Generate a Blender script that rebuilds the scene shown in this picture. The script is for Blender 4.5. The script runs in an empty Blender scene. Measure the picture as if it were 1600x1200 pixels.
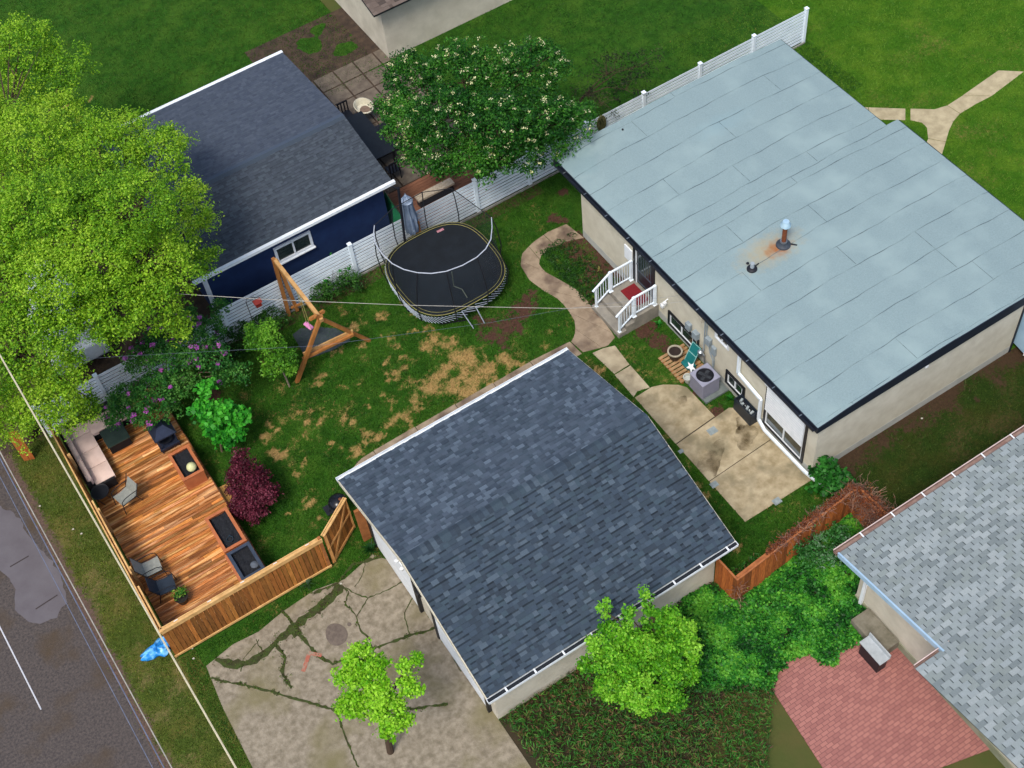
import bpy, math, random
import numpy as np
from mathutils import Vector, Matrix
R = math.radians
rnd = random.Random(11)
rng = np.random.default_rng(7)
sc = bpy.context.scene

# ---------------------------------------------------------------- camera, sky, sun, exposure
CR = Vector((0.838971708100406, -0.5384148441517236, -0.0789678960347966))
CD = Vector((-0.47544933596645084, -0.6546644345916574, -0.5876754265832853))
CF = Vector((0.26471570020712426, 0.5305882901816253, -0.8052339190483664))
FPX = 2152.3507; CAMZ = 36.0
cam = bpy.data.cameras.new('camera'); camo = bpy.data.objects.new('camera', cam)
bpy.context.collection.objects.link(camo); sc.camera = camo
m = Matrix.Identity(4)
for i in range(3):
    m[i][0] = CR[i]; m[i][1] = -CD[i]; m[i][2] = -CF[i]
m[2][3] = CAMZ
camo.matrix_world = m
cam.sensor_width = 36; cam.lens = FPX/1600*36; cam.clip_start = 0.5; cam.clip_end = 1500

SUN_EL, SUN_AZ = 58, -128         # degrees; azimuth measured from +y towards +x
w = bpy.data.worlds.new('World'); sc.world = w; w.use_nodes = True
nt = w.node_tree; bg = nt.nodes['Background']
sky = nt.nodes.new('ShaderNodeTexSky'); sky.sky_type = 'NISHITA'; sky.sun_disc = False
sky.sun_elevation = R(SUN_EL); sky.sun_rotation = R(SUN_AZ)
sky.dust_density = 3.0; sky.air_density = 1.0; sky.ozone_density = 1.0
nt.links.new(sky.outputs[0], bg.inputs[0]); bg.inputs[1].default_value = 0.13
sun = bpy.data.lights.new('sun', 'SUN'); sun.energy = 1.6; sun.angle = R(16); sun.color = (1.0, .96, .90)
suno = bpy.data.objects.new('sun', sun); bpy.context.collection.objects.link(suno)
az, el = R(SUN_AZ), R(SUN_EL)
sd = Vector((math.sin(az)*math.cos(el), math.cos(az)*math.cos(el), math.sin(el)))
suno.rotation_euler = sd.to_track_quat('Z', 'Y').to_euler(); suno.location = (0, 20, 60)
sc.view_settings.view_transform = 'Standard'; sc.view_settings.look = 'None'
sc.view_settings.exposure = 0.72; sc.view_settings.gamma = 1.0

# ---------------------------------------------------------------- survey helper: where a sight line meets a level
def G(px, py, z=0.0):
    v = CR*((px-800)/FPX) + CD*((py-600)/FPX) + CF
    t = (z-CAMZ)/v.z
    return Vector((v.x*t, v.y*t, z))
def lin(h):
    h = h.lstrip('#'); o = []
    for i in (0, 2, 4):
        c = int(h[i:i+2], 16)/255
        o.append(c/12.92 if c <= .04045 else ((c+.055)/1.055)**2.4)
    return tuple(o)

# ---------------------------------------------------------------- materials
MC = {}
def mat(name, c1, c2=None, ns=3.0, rough=.85, bump=0.0, bs=40.0, metal=0.0, attr=None, spec=.3, lo=.35, hi=.65, stretch=None, c3=None, n3=.8, det=6):
    if name in MC: return MC[name]
    m = bpy.data.materials.new(name); m.use_nodes = True; MC[name] = m
    n = m.node_tree.nodes; l = m.node_tree.links; b = n['Principled BSDF']
    b.inputs['Roughness'].default_value = rough; b.inputs['Metallic'].default_value = metal
    b.inputs['Specular IOR Level'].default_value = spec
    geo = n.new('ShaderNodeNewGeometry'); pos = geo.outputs['Position']
    if stretch:
        mp = n.new('ShaderNodeMapping'); mp.inputs['Scale'].default_value = stretch
        l.new(pos, mp.inputs['Vector']); pos = mp.outputs[0]
    if isinstance(c1, str): c1 = lin(c1)
    if c2 is None: c2 = tuple(x*.82 for x in c1)
    if isinstance(c2, str): c2 = lin(c2)
    nz = n.new('ShaderNodeTexNoise'); nz.inputs['Scale'].default_value = ns; nz.inputs['Detail'].default_value = det
    nz.inputs['Roughness'].default_value = .62
    l.new(pos, nz.inputs['Vector'])
    mr = n.new('ShaderNodeMapRange'); mr.inputs['From Min'].default_value = lo; mr.inputs['From Max'].default_value = hi
    l.new(nz.outputs['Fac'], mr.inputs['Value'])
    mx = n.new('ShaderNodeMix'); mx.data_type = 'RGBA'
    mx.inputs['A'].default_value = (*c1, 1); mx.inputs['B'].default_value = (*c2, 1)
    l.new(mr.outputs[0], mx.inputs['Factor']); out = mx.outputs['Result']
    if c3 is not None:
        if isinstance(c3, str): c3 = lin(c3)
        n2 = n.new('ShaderNodeTexNoise'); n2.inputs['Scale'].default_value = n3; n2.inputs['Detail'].default_value = 4
        l.new(pos, n2.inputs['Vector'])
        m2 = n.new('ShaderNodeMapRange'); m2.inputs['From Min'].default_value = .5; m2.inputs['From Max'].default_value = .68
        l.new(n2.outputs['Fac'], m2.inputs['Value'])
        x2 = n.new('ShaderNodeMix'); x2.data_type = 'RGBA'; l.new(m2.outputs[0], x2.inputs['Factor'])
        l.new(out, x2.inputs['A']); x2.inputs['B'].default_value = (*c3, 1); out = x2.outputs['Result']
    if attr:
        at = n.new('ShaderNodeAttribute'); at.attribute_name = attr
        x3 = n.new('ShaderNodeMix'); x3.data_type = 'RGBA'; x3.blend_type = 'MULTIPLY'; x3.inputs['Factor'].default_value = 1
        l.new(out, x3.inputs['A']); l.new(at.outputs['Color'], x3.inputs['B']); out = x3.outputs['Result']
    l.new(out, b.inputs['Base Color'])
    if bump:
        nb = n.new('ShaderNodeTexNoise'); nb.inputs['Scale'].default_value = bs; nb.inputs['Detail'].default_value = 4
        l.new(pos, nb.inputs['Vector'])
        bm = n.new('ShaderNodeBump'); bm.inputs['Strength'].default_value = bump; bm.inputs['Distance'].default_value = .02
        l.new(nb.outputs['Fac'], bm.inputs['Height']); l.new(bm.outputs[0], b.inputs['Normal'])
    return m

def leafmat(name, trans=.3, rough=.5):
    m = bpy.data.materials.new(name); m.use_nodes = True
    n = m.node_tree.nodes; l = m.node_tree.links; b = n['Principled BSDF']
    at = n.new('ShaderNodeAttribute'); at.attribute_name = 'col'
    l.new(at.outputs['Color'], b.inputs['Base Color']); b.inputs['Roughness'].default_value = rough
    b.inputs['Specular IOR Level'].default_value = .25
    t = n.new('ShaderNodeBsdfTranslucent'); l.new(at.outputs['Color'], t.inputs['Color'])
    mx = n.new('ShaderNodeMixShader'); mx.inputs[0].default_value = trans
    l.new(b.outputs[0], mx.inputs[1]); l.new(t.outputs[0], mx.inputs[2])
    l.new(mx.outputs[0], n['Material Output'].inputs['Surface'])
    return m
LEAF = leafmat('leaf', .42); PETAL = leafmat('petal', .2, .7); BLADE = leafmat('grass_blade', .25, .6)

# ---------------------------------------------------------------- mesh builder
COL = bpy.context.collection
WL = {}
class MB:
    def __init__(s): s.v = []; s.f = []; s.c = []
    def add(s, vs, fs, col=(1, 1, 1)):
        o = len(s.v); s.v += [tuple(x) for x in vs]; s.f += [tuple(i+o for i in f) for f in fs]; s.c += [col]*len(vs); return s
    def box(s, x0, x1, y0, y1, z0, z1, col=(1, 1, 1), rz=0, c=None):
        vs = [(x, y, z) for z in (z0, z1) for y in (y0, y1) for x in (x0, x1)]
        if rz:
            cx, cy = c if c else ((x0+x1)/2, (y0+y1)/2); a, b = math.cos(rz), math.sin(rz)
            vs = [(cx+(x-cx)*a-(y-cy)*b, cy+(x-cx)*b+(y-cy)*a, z) for x, y, z in vs]
        return s.add(vs, [(0, 2, 3, 1), (4, 5, 7, 6), (0, 1, 5, 4), (2, 6, 7, 3), (0, 4, 6, 2), (1, 3, 7, 5)], col)
    def beam(s, a, b, w, h, up=(0, 0, 1), col=(1, 1, 1)):
        a = Vector(a); b = Vector(b); d = (b-a).normalized(); up = Vector(up)
        if abs(d.dot(up)) > .98: up = Vector((0, 1, 0))
        sx = d.cross(up).normalized()*w/2; sy = sx.cross(d).normalized()*h/2
        vs = [a-sx-sy, a+sx-sy, a+sx+sy, a-sx+sy, b-sx-sy, b+sx-sy, b+sx+sy, b-sx+sy]
        return s.add(vs, [(0, 3, 2, 1), (4, 5, 6, 7), (0, 1, 5, 4), (1, 2, 6, 5), (2, 3, 7, 6), (3, 0, 4, 7)], col)
    def tube(s, pts, r, n=8, closed=False, col=(1, 1, 1), cap=True):
        pts = [Vector(p) for p in pts]; k = len(pts); rs = r if isinstance(r, (list, tuple)) else [r]*k
        vs = []; ref = Vector((0, 0, 1))
        for i, p in enumerate(pts):
            if closed: d = pts[(i+1) % k]-pts[i-1]
            else: d = pts[min(i+1, k-1)]-pts[max(i-1, 0)]
            d.normalize()
            q = ref if abs(d.dot(ref)) < .9 else Vector((1, 0, 0))
            a = d.cross(q).normalized(); b = d.cross(a)
            for j in range(n):
                t = 2*math.pi*j/n; vs.append(p+(a*math.cos(t)+b*math.sin(t))*rs[i])
        fs = []
        for i in range(k if closed else k-1):
            for j in range(n):
                i2 = (i+1) % k
                fs.append((i*n+j, i*n+(j+1) % n, i2*n+(j+1) % n, i2*n+j))
        if cap and not closed: fs += [tuple(range(n-1, -1, -1)), tuple(range((k-1)*n, k*n))]
        return s.add(vs, fs, col)
    def lathe(s, c, prof, n=20, col=(1, 1, 1), sx=1, sy=1):
        vs = []; fs = []
        for rr, z in prof:
            for j in range(n):
                t = 2*math.pi*j/n; vs.append((c[0]+rr*math.cos(t)*sx, c[1]+rr*math.sin(t)*sy, c[2]+z))
        for i in range(len(prof)-1):
            for j in range(n): fs.append((i*n+j, i*n+(j+1) % n, (i+1)*n+(j+1) % n, (i+1)*n+j))
        fs += [tuple(range(n-1, -1, -1)), tuple(range((len(prof)-1)*n, len(prof)*n))]
        return s.add(vs, fs, col)
    def prism(s, poly, z0, z1, col=(1, 1, 1)):
        n = len(poly); ar = sum(poly[i][0]*poly[(i+1) % n][1]-poly[(i+1) % n][0]*poly[i][1] for i in range(n))
        if ar < 0: poly = poly[::-1]
        vs = [(p[0], p[1], z0) for p in poly]+[(p[0], p[1], z1) for p in poly]
        fs = [tuple(range(n-1, -1, -1)), tuple(range(n, 2*n))]+[(i, (i+1) % n, n+(i+1) % n, n+i) for i in range(n)]
        return s.add(vs, fs, col)
    def quad(s, a, b, c, d, col=(1, 1, 1)): return s.add([a, b, c, d], [(0, 1, 2, 3)], col)

def link(name, me, material, parent=None):
    o = bpy.data.objects.new(name, me); COL.objects.link(o)
    if material: me.materials.append(material)
    if parent is not None:
        o.parent = parent; WL[o] = WL.get(parent, Vector((0, 0, 0)))
    return o
def build(name, mb, material, parent=None, smooth=False, bevel=0, color=False):
    off = WL.get(parent, Vector((0, 0, 0))) if parent is not None else Vector((0, 0, 0))
    me = bpy.data.meshes.new(name)
    me.from_pydata([(v[0]-off.x, v[1]-off.y, v[2]-off.z) for v in mb.v], [], mb.f)
    if color:
        a = me.color_attributes.new('col', 'FLOAT_COLOR', 'POINT')
        a.data.foreach_set('color', np.array([(*c, 1) for c in mb.c], dtype=np.float32).ravel())
    if smooth: me.polygons.foreach_set('use_smooth', [True]*len(me.polygons))
    o = link(name, me, material, parent)
    if bevel:
        b = o.modifiers.new('bevel', 'BEVEL'); b.width = bevel; b.segments = 2; b.limit_method = 'ANGLE'
    if smooth:
        try: me.set_sharp_from_angle(angle=R(40))
        except Exception: pass
    return o
def fast(name, V, F4, C, material, parent=None):
    """numpy mesh of quads; V (n,3), F4 (m,4), C (n,3) colours"""
    off = WL.get(parent, Vector((0, 0, 0))) if parent is not None else Vector((0, 0, 0))
    me = bpy.data.meshes.new(name); V = V-np.array(off[:])
    me.vertices.add(len(V)); me.vertices.foreach_set('co', V.astype(np.float32).ravel())
    k = F4.shape[1]
    me.loops.add(F4.size); me.loops.foreach_set('vertex_index', F4.astype(np.int32).ravel())
    me.polygons.add(len(F4)); me.polygons.foreach_set('loop_start', np.arange(0, F4.size, k, dtype=np.int32))
    me.polygons.foreach_set('loop_total', np.full(len(F4), k, dtype=np.int32))
    me.update(calc_edges=True); me.validate()
    if C is not None:
        a = me.color_attributes.new('col', 'FLOAT_COLOR', 'POINT')
        a.data.foreach_set('color', np.hstack([C, np.ones((len(C), 1))]).astype(np.float32).ravel())
    return link(name, me, material, parent)
def tag(o, label=None, cat=None, group=None, kind=None):
    if label: o['label'] = label
    if cat: o['category'] = cat
    if group: o['group'] = group
    if kind: o['kind'] = kind
    return o
def thing(name, label, cat, loc=(0, 0, 0), group=None, rz=0, local=False):
    o = bpy.data.objects.new(name, None); COL.objects.link(o); o.location = loc; o.rotation_euler = (0, 0, rz)
    o.empty_display_size = .2
    WL[o] = Vector((0, 0, 0)) if local else Vector(loc)
    return tag(o, label, cat, group)
def dup(root, loc, rz, label=None, group=None):
    r = root.copy(); COL.objects.link(r); r.location = loc; r.rotation_euler = (0, 0, rz)
    if label: r['label'] = label
    if group: r['group'] = group
    for ch in list(root.children):
        c = ch.copy(); COL.objects.link(c); c.parent = r
        for g in list(ch.children):
            d = g.copy(); COL.objects.link(d); d.parent = c
    return r
def struct(o): return tag(o, kind='structure')

# value noise (numpy)
def vnoise(x, y, s, seed):
    x = x/s; y = y/s; xi = np.floor(x).astype(int); yi = np.floor(y).astype(int); fx = x-xi; fy = y-yi
    fx = fx*fx*(3-2*fx); fy = fy*fy*(3-2*fy)
    def h(a, b):
        t = np.sin(a*127.1+b*311.7+seed*74.7)*43758.5453; return t-np.floor(t)
    return (h(xi, yi)*(1-fx)+h(xi+1, yi)*fx)*(1-fy)+(h(xi, yi+1)*(1-fx)+h(xi+1, yi+1)*fx)*fy
def fbm(x, y, s, seed, o=4):
    t = 0; a = .5; n = 0
    for k in range(o): t = t+a*vnoise(x, y, s/2**k, seed+k*3); n += a; a *= .55
    return t/n
# ---------------------------------------------------------------- ground
def lawnmat(name, g1, g2, g3, tan='#94794c', soil='#3d2a22'):
    m = bpy.data.materials.new(name); m.use_nodes = True
    n = m.node_tree.nodes; l = m.node_tree.links; b = n['Principled BSDF']
    b.inputs['Roughness'].default_value = .95; b.inputs['Specular IOR Level'].default_value = .1
    geo = n.new('ShaderNodeNewGeometry'); at = n.new('ShaderNodeAttribute'); at.attribute_name = 'col'
    sp = n.new('ShaderNodeSeparateColor'); l.new(at.outputs['Color'], sp.inputs[0])
    def noise(s, d=5, r=.65):
        z = n.new('ShaderNodeTexNoise'); z.inputs['Scale'].default_value = s; z.inputs['Detail'].default_value = d
        z.inputs['Roughness'].default_value = r; l.new(geo.outputs['Position'], z.inputs['Vector']); return z.outputs['Fac']
    def rng_(v, a, c):
        q = n.new('ShaderNodeMapRange'); q.inputs['From Min'].default_value = a; q.inputs['From Max'].default_value = c
        l.new(v, q.inputs['Value']); return q.outputs[0]
    def mix(f, a, c):
        q = n.new('ShaderNodeMix'); q.data_type = 'RGBA'; l.new(f, q.inputs['Factor'])
        for i, v in (('A', a), ('B', c)):
            if isinstance(v, tuple): q.inputs[i].default_value = (*v, 1)
            else: l.new(v, q.inputs[i])
        return q.outputs['Result']
    def math_(op, a, c):
        q = n.new('ShaderNodeMath'); q.operation = op
        for i, v in ((0, a), (1, c)):
            if isinstance(v, (int, float)): q.inputs[i].default_value = v
            else: l.new(v, q.inputs[i])
        return q.outputs[0]
    fine = noise(14, 6, .8)
    c = mix(rng_(noise(3.5), .35, .65), lin(g1), lin(g2)); c = mix(rng_(noise(.9, 4), .45, .7), c, lin(g3))
    c = mix(rng_(fine, .35, .8), c, tuple(x*.45 for x in lin(g1)))
    wob = math_('MULTIPLY', math_('SUBTRACT', noise(8, 9, .88), .5), 3.0)
    tn = mix(rng_(noise(16, 5, .8), .3, .7), tuple(x*.62 for x in lin(tan)), lin(tan))
    c = mix(rng_(math_('ADD', sp.outputs[0], wob), .30, .95), c, tn)
    sl = mix(rng_(noise(11, 6, .8), .35, .65), lin(soil), tuple(x*1.9 for x in lin(soil)))
    c = mix(rng_(math_('ADD', sp.outputs[1], wob), .42, .58), c, sl)
    l.new(c, b.inputs['Base Color'])
    bm = n.new('ShaderNodeBump'); bm.inputs['Strength'].default_value = .7; bm.inputs['Distance'].default_value = .04
    l.new(fine, bm.inputs['Height']); l.new(bm.outputs[0], b.inputs['Normal'])
    return m
PATCH = [(617,532,15),(605,562,7),(627,559,8),(647,521,5),(665,547,13),(621,581,13),(602,591,7),(691,572,11),(720,565,25),(687,587,16),(655,612,20),(675,606,22),(655,622,15),(710,602,18),(732,610,18),(745,590,20),(790,565,20),(712,627,10),(660,640,9),(617,627,12),(600,616,5),(565,600,6),(551,620,6),(532,610,8),(495,600,8),(497,585,9),(575,634,7),(632,655,14),(617,662,17),(642,665,10),(555,655,7),(537,650,6),(505,657,10),(477,639,8),(478,660,7),(525,635,5),(570,680,13),(575,690,9),(557,705,12),(592,681,9),(517,697,8),(484,685,5),(430,675,9),(411,685,11),(437,707,13),(477,720,9),(471,737,9),(420,661,8),(597,492,11),(682,532,18),(670,517,13),(700,537,15),(565,537,9),(592,530,6),(550,515,8),(522,551,7),(493,779,16),(449,806,7),(501,807,8),(426,758,8),(418,805,5),(936,580,8),(962,607,7),(1072,730,7),(1087,754,8),(1107,777,6),(735,560,22),(760,575,20),(700,565,18),(640,600,12),(770,600,10),(725,585,20),(800,590,14),(1150,860,12),(812,568,12),(845,540,8)]
SOIL = [(770,520,30),(800,505,26),(820,480,22),(750,500,16),(790,535,18),(826,462,14),(990,560,2),(1010,520,18),(1030,530,16),(1045,545,16),(1000,508,12),(1020,505,12),(905,400,14),(925,420,16),(940,440,15),(915,370,10),(930,470,13),(905,455,6),(880,450,8),(1120,640,12),(1060,560,14),(1000,495,14),(1075,585,12),(1135,650,14),(1090,615,10),(760,285,8),(870,340,14),(330,625,20),(360,745,10)]
SOIL2 = [(1300,712,12),(1335,690,14),(1370,665,16),(1400,650,16),(1430,632,15),(1460,610,14),(1490,595,12),(1380,690,14),(1420,665,14),(1525,620,10),(1350,705,12),(1310,730,8)]
def masks(X, Y, patches, k):
    out = np.zeros_like(X); X0, Y0 = X, Y
    X = X0+(fbm(X0, Y0, .42, 101, 5)-.5)*.62+(fbm(X0, Y0, .13, 55)-.5)*.42; Y = Y0+(fbm(X0, Y0, .42, 203, 5)-.5)*.62+(fbm(X0, Y0, .13, 77)-.5)*.42
    for px, py, r in patches:
        g = G(px, py); rr = r/47.0*k*.9; d2 = ((X-g.x)**2+(Y-g.y)**2)/(rr*rr)
        out = np.maximum(out, np.clip(1.0-.62*d2, 0, 1))
    return out
def lawn(name, x0, x1, y0, y1, res, material, z, P, S, blades, cols, extra=None, bh=(.035, .07)):
    nx = int((x1-x0)/res)+1; ny = int((y1-y0)/res)+1
    X, Y = np.meshgrid(np.linspace(x0, x1, nx), np.linspace(y0, y1, ny))
    def field(X, Y):
        t = masks(X, Y, P, 1.05); s = masks(X, Y, S, 1.1)
        if extra: t, s = extra(X, Y, t, s)
        return t, s
    t, s = field(X, Y)
    Z = z+.02*(fbm(X, Y, 1.3, 5)-.5)
    V = np.stack([X, Y, Z], -1).reshape(-1, 3); C = np.stack([t, s, 0*t], -1).reshape(-1, 3)
    i = np.arange(ny-1)[:, None]*nx+np.arange(nx-1)[None]; F = np.stack([i, i+1, i+nx+1, i+nx], -1).reshape(-1, 4)
    struct(fast(name, V, F, C, material))
    if blades:
        n = int(blades*(x1-x0)*(y1-y0)); bx = rng.uniform(x0, x1, n); by = rng.uniform(y0, y1, n)
        bt, bs_ = field(bx, by); wob = (fbm(bx, by, .16, 9)-.5)*1.2
        keep = (rng.random(n) < np.where(bs_+wob > .5, .12, np.where(bt+wob > .5, .35, 1)))
        for (a, b2, c, d) in BARE: keep &= ~((bx > a) & (bx < b2) & (by > c) & (by < d))
        for poly in PAVED: keep &= ~inside(bx, by, poly)
        bx, by, bt, wob = bx[keep], by[keep], bt[keep], wob[keep]; n = len(bx)
        h = rng.uniform(*bh, n)*(.6+.8*fbm(bx, by, .5, 3)); a = rng.uniform(0, 6.283, n); wd = rng.uniform(.008, .018, n)
        lx, ly = rng.normal(0, .5, n)*h, rng.normal(0, .5, n)*h; z0 = z+.0
        V = np.empty((n, 3, 3)); V[:, 0] = np.stack([bx-np.cos(a)*wd, by-np.sin(a)*wd, np.full(n, z0)], -1)
        V[:, 1] = np.stack([bx+np.cos(a)*wd, by+np.sin(a)*wd, np.full(n, z0)], -1)
        V[:, 2] = np.stack([bx+lx, by+ly, z0+h], -1)
        mixv = np.clip(fbm(bx, by, .7, 21)*2-.5+rng.normal(0, .25, n), 0, 1)[:, None]
        c1, c2 = np.array(lin(cols[0])), np.array(lin(cols[1]))
        C = c1*(1-mixv)+c2*mixv; C = np.where((bt+wob > .5)[:, None], np.array(lin(cols[2]))*rng.uniform(.6, 1.1, (n, 1)), C)
        C = np.repeat(C, 3, axis=0)
        g = fast('grass', V.reshape(-1, 3), np.arange(3*n).reshape(-1, 3), C, BLADE)
        tag(g, kind='stuff', label='blades of grass growing on the '+name.replace('_', ' '), cat='grass')
def inside(px, py, poly):
    c = np.zeros(px.shape, bool); n = len(poly)
    for i in range(n):
        x1, y1 = poly[i][0], poly[i][1]; x2, y2 = poly[(i+1) % n][0], poly[(i+1) % n][1]
        if y1 == y2: continue
        t = ((y1 > py) != (y2 > py)) & (px < (x2-x1)*(py-y1)/(y2-y1)+x1); c ^= t
    return c

M_conc = mat('concrete', '#b3a68a', '#8f8269', ns=1.6, rough=.8, bump=.25, bs=60, c3='#6f6450', n3=1.1)
M_conc2 = mat('patio_concrete', '#b0a284', '#8b7d5f', ns=2.6, rough=.75, bump=.25, bs=60, c3='#7a7158', n3=1.2)
M_walk = mat('path_concrete', '#9c8b74', '#7f6e5a', ns=2.2, rough=.85, bump=.3, bs=50, c3='#5a4a3f', n3=1.2)
M_drive = mat('driveway_concrete', '#918775', '#6e6554', ns=5, rough=.85, bump=.5, bs=35, c3='#6e6748', n3=.5)
M_joint = mat('joint', '#2c261f', '#4a4032', ns=8)
M_grnd = mat('ground_earth', '#3c4a1c', '#4d4a25', ns=.4, rough=.95, bump=.5, bs=8)

gm = MB(); S = 260; N = 26
for i in range(N):
    for j in range(N):
        gm.quad(*[(-S/2+15+S*a/N, -S/2+25+S*b/N, -.03) for a, b in ((i, j), (i+1, j), (i+1, j+1), (i, j+1))])
struct(build('ground', gm, M_grnd))

# paved shapes, traced on the ground plane
def slab_poly(pts): return [(p.x, p.y) for p in (G(*q) for q in pts)]
def slabs(name, polys, material, z=.022, th=.09, inset=.012):
    mb = MB()
    for poly in polys:
        if not isinstance(poly[0], tuple): poly = [(p.x, p.y) for p in poly]
        cx = sum(p[0] for p in poly)/len(poly); cy = sum(p[1] for p in poly)/len(poly)
        q = []
        for p in poly:
            d = math.hypot(p[0]-cx, p[1]-cy); k = max(0, (d-inset)/d); q.append((cx+(p[0]-cx)*k, cy+(p[1]-cy)*k))
        mb.prism(q, z-th, z+rnd.uniform(-.004, .004)); PAVED.append(poly)
    return struct(build(name, mb, material, bevel=.006))
PAVED = []
BARE = [(5.3, 12.8, 14.3, 21.8), (-1.4, 2.1, 21.1, 30.5), (17.33, 25.4, 15.4, 28), (15.7, 17.3, 23.2, 24.8)]
# patio beside the house
pa = [[(14.68,20.95),(16.2,20.5),(16.36,20.3),(16.4,19.2),(14.68,18.9)] if 0 else [(14.72,20.95),(15.4,20.98),(15.75,20.85),(16.15,20.55),(16.32,20.3),(16.34,18.88),(14.72,18.76)],
      [(14.72,18.74),(16.34,18.86),(16.9,18.9),(17.3,18.6),(17.3,17.2),(14.72,17.08)],
      [(14.72,17.07),(17.3,17.19),(17.3,15.33),(14.72,15.33)]]
slabs('patio', pa, M_conc2)
PAVED.append([(14.72,20.95),(16.3,20.5),(16.34,18.9),(17.3,18.6),(17.3,15.33),(14.72,15.33)])
struct(build('patio_joint', MB().prism([(14.76,20.5),(16.2,20.2),(16.3,18.84),(17.26,18.5),(17.26,15.4),(14.76,15.4)], -.02, .012), M_joint))
# walk from the stoop to the patio, two slabs
slabs('stepping_path', [slab_poly([(925,552),(943,544),(961,540),(984,570),(960,585)]), slab_poly([(960,586),(985,571),(1016,606),(996,612),(990,621)])], M_conc)
# curved path: outer and inner edge lines
outer = [G(*p) for p in [(885,350),(857,362),(833,378),(815,397),(813,415),(826,437),(850,455),(873,468),(886,483),(897,500),(899,518),(895,530),(892,534)]]
inner = [G(*p) for p in [(913,372),(888,377),(862,387),(846,399),(842,412),(850,424),(872,436),(900,452),(915,466),(925,480),(944,503),(962,527),(950,541),(928,547),(911,551)]]
def resample(L, n):
    ds = [0]
    for i in range(1, len(L)): ds.append(ds[-1]+(L[i]-L[i-1]).length)
    out = []
    for k in range(n):
        t = ds[-1]*k/(n-1); i = max(j for j in range(len(ds)) if ds[j] <= t+1e-9); i = min(i, len(L)-2)
        out.append(L[i].lerp(L[i+1], (t-ds[i])/(ds[i+1]-ds[i]+1e-9)))
    return out
o2, i2 = resample(outer, 37), resample(inner, 37)
walk = []
cuts = [0, 5, 9, 13, 17, 21, 25, 29, 33, 36]
for a, b in zip(cuts[:-1], cuts[1:]): walk.append([(p.x, p.y) for p in o2[a:b+1]]+[(p.x, p.y) for p in reversed(i2[a:b+1])])
# straight strip along the garage
strip = [[(4.9+.0+k*1.2, 22.12), (4.9+(k+1)*1.2, 22.12), (4.9+(k+1)*1.2, 22.68-.0), (4.9+k*1.2, 22.68)] for k in range(7)]
strip = [[(5.4,22.15),(6.5,22.15),(6.5,22.72),(6.1,22.74),(5.6,22.55)]]+[[(6.5+k*1.2, 22.15), (7.7+k*1.2, 22.15), (7.7+k*1.2, 22.76), (6.5+k*1.2, 22.74)] for k in range(6)]
_r0, _r1 = G(892, 534), G(911, 551)
xs0 = [6.85, 8.4, 9.9, 11.35, 12.8]
strip = [[(5.75, 23.42), (6.85, 23.42), (6.85, 24.1), (6.4, 24.08), (5.95, 23.9)]]+[[(a, 23.42), (b, 23.42), (b, 24.13), (a, 24.11)] for a, b in zip(xs0[:-1], xs0[1:])]+[[(12.8, 23.42), (13.9, 23.38), (_r1.x-.05, _r1.y-.02), (_r0.x-.02, _r0.y+.02), (12.8, 24.14)]]
slabs('curved_path', walk+strip, M_walk, z=.02)
struct(build('path_joint', MB().prism([(5.9,23.44),(14.2,23.44),(14.4,23.9),(14.2,24.08),(6.2,24.05)], -.02, .010), M_joint))
# driveway with cracks
dr = [(-.75,20.45),(.2,20.62),(1.0,20.55),(1.9,20.72),(3.0,20.8),(3.9,20.6),(5.0,20.85),(5.34,20.35),(5.34,13.5),(5.34,6),(-1.2,6),(-1.1,13),(-.9,19.0)]
struct(build('driveway', MB().prism(dr, -.1, .022), M_drive)); PAVED.append(dr)
M_moss = mat('crack_dirt', '#33301c', '#3b4a1e', ns=6, rough=.95)
cr = MB(); mosspts = []; crk = [0]
def crack(pts, wd, moss=0.0):
    crk[0] += 1; L = [G(*p) for p in pts]; n = 1+int(sum((L[i+1]-L[i]).length for i in range(len(L)-1))/max(.09, wd*2.6)); Q = resample(L, max(n, 3))
    le = []; ri = []
    for i, p in enumerate(Q):
        d = (Q[min(i+1, len(Q)-1)]-Q[max(i-1, 0)]).normalized(); s = Vector((-d.y, d.x, 0))
        p = p+s*rnd.uniform(-.02, .02); w2 = wd*1.35*rnd.uniform(.5, 1.9)
        le.append(p+s*w2); ri.append(p-s*w2)
        if moss and rnd.random() < moss: mosspts.append((p.x, p.y, wd*rnd.uniform(1.0, 3.0)))
    for i in range(len(Q)-1):
        cr.quad(*[(q.x, q.y, .0238+.0005*crk[0]+.0002*(i % 2)) for q in (ri[i], ri[i+1], le[i+1], le[i])])
crack([(338,1030),(365,1040),(395,1035),(415,1020),(430,1005),(450,988),(460,980),(475,967),(500,950),(512,940),(527,925),(530,915)], .065, 1)
crack([(460,980),(447,960),(440,955)], .02, .3)
crack([(460,985),(475,1000),(490,1018),(505,1030),(520,1038),(545,1028),(570,1020),(587,1013)], .025, .4)
crack([(587,1013),(610,1005),(640,994),(680,982)], .022, .3)
crack([(527,912),(555,928),(575,935),(600,925),(632,908)], .012, .1)
crack([(527,912),(545,925),(540,945),(555,960),(563,985),(578,1000),(582,1015)], .012, .15)
crack([(575,935),(565,950),(558,965)], .01)
crack([(490,928),(527,912),(552,882),(570,878),(597,870)], .03, .5)
crack([(492,958),(498,945),(506,938)], .09, .7); crack([(455,990),(468,982)], .1, 1)
crack([(430,1005),(447,1030),(440,1050),(455,1075)], .03, .6); crack([(632,908),(655,900)], .012); crack([(640,994),(632,960),(648,930),(632,908)], .008)
crack([(571,880),(567,900),(555,918)], .007)
crack([(614,884),(640,915),(680,975),(731,1050),(760,1090)], .03, .25)
crack([(400,1000),(412,1022)], .01); crack([(405,1000),(398,1010),(380,1030),(376,1050)], .008)
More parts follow.
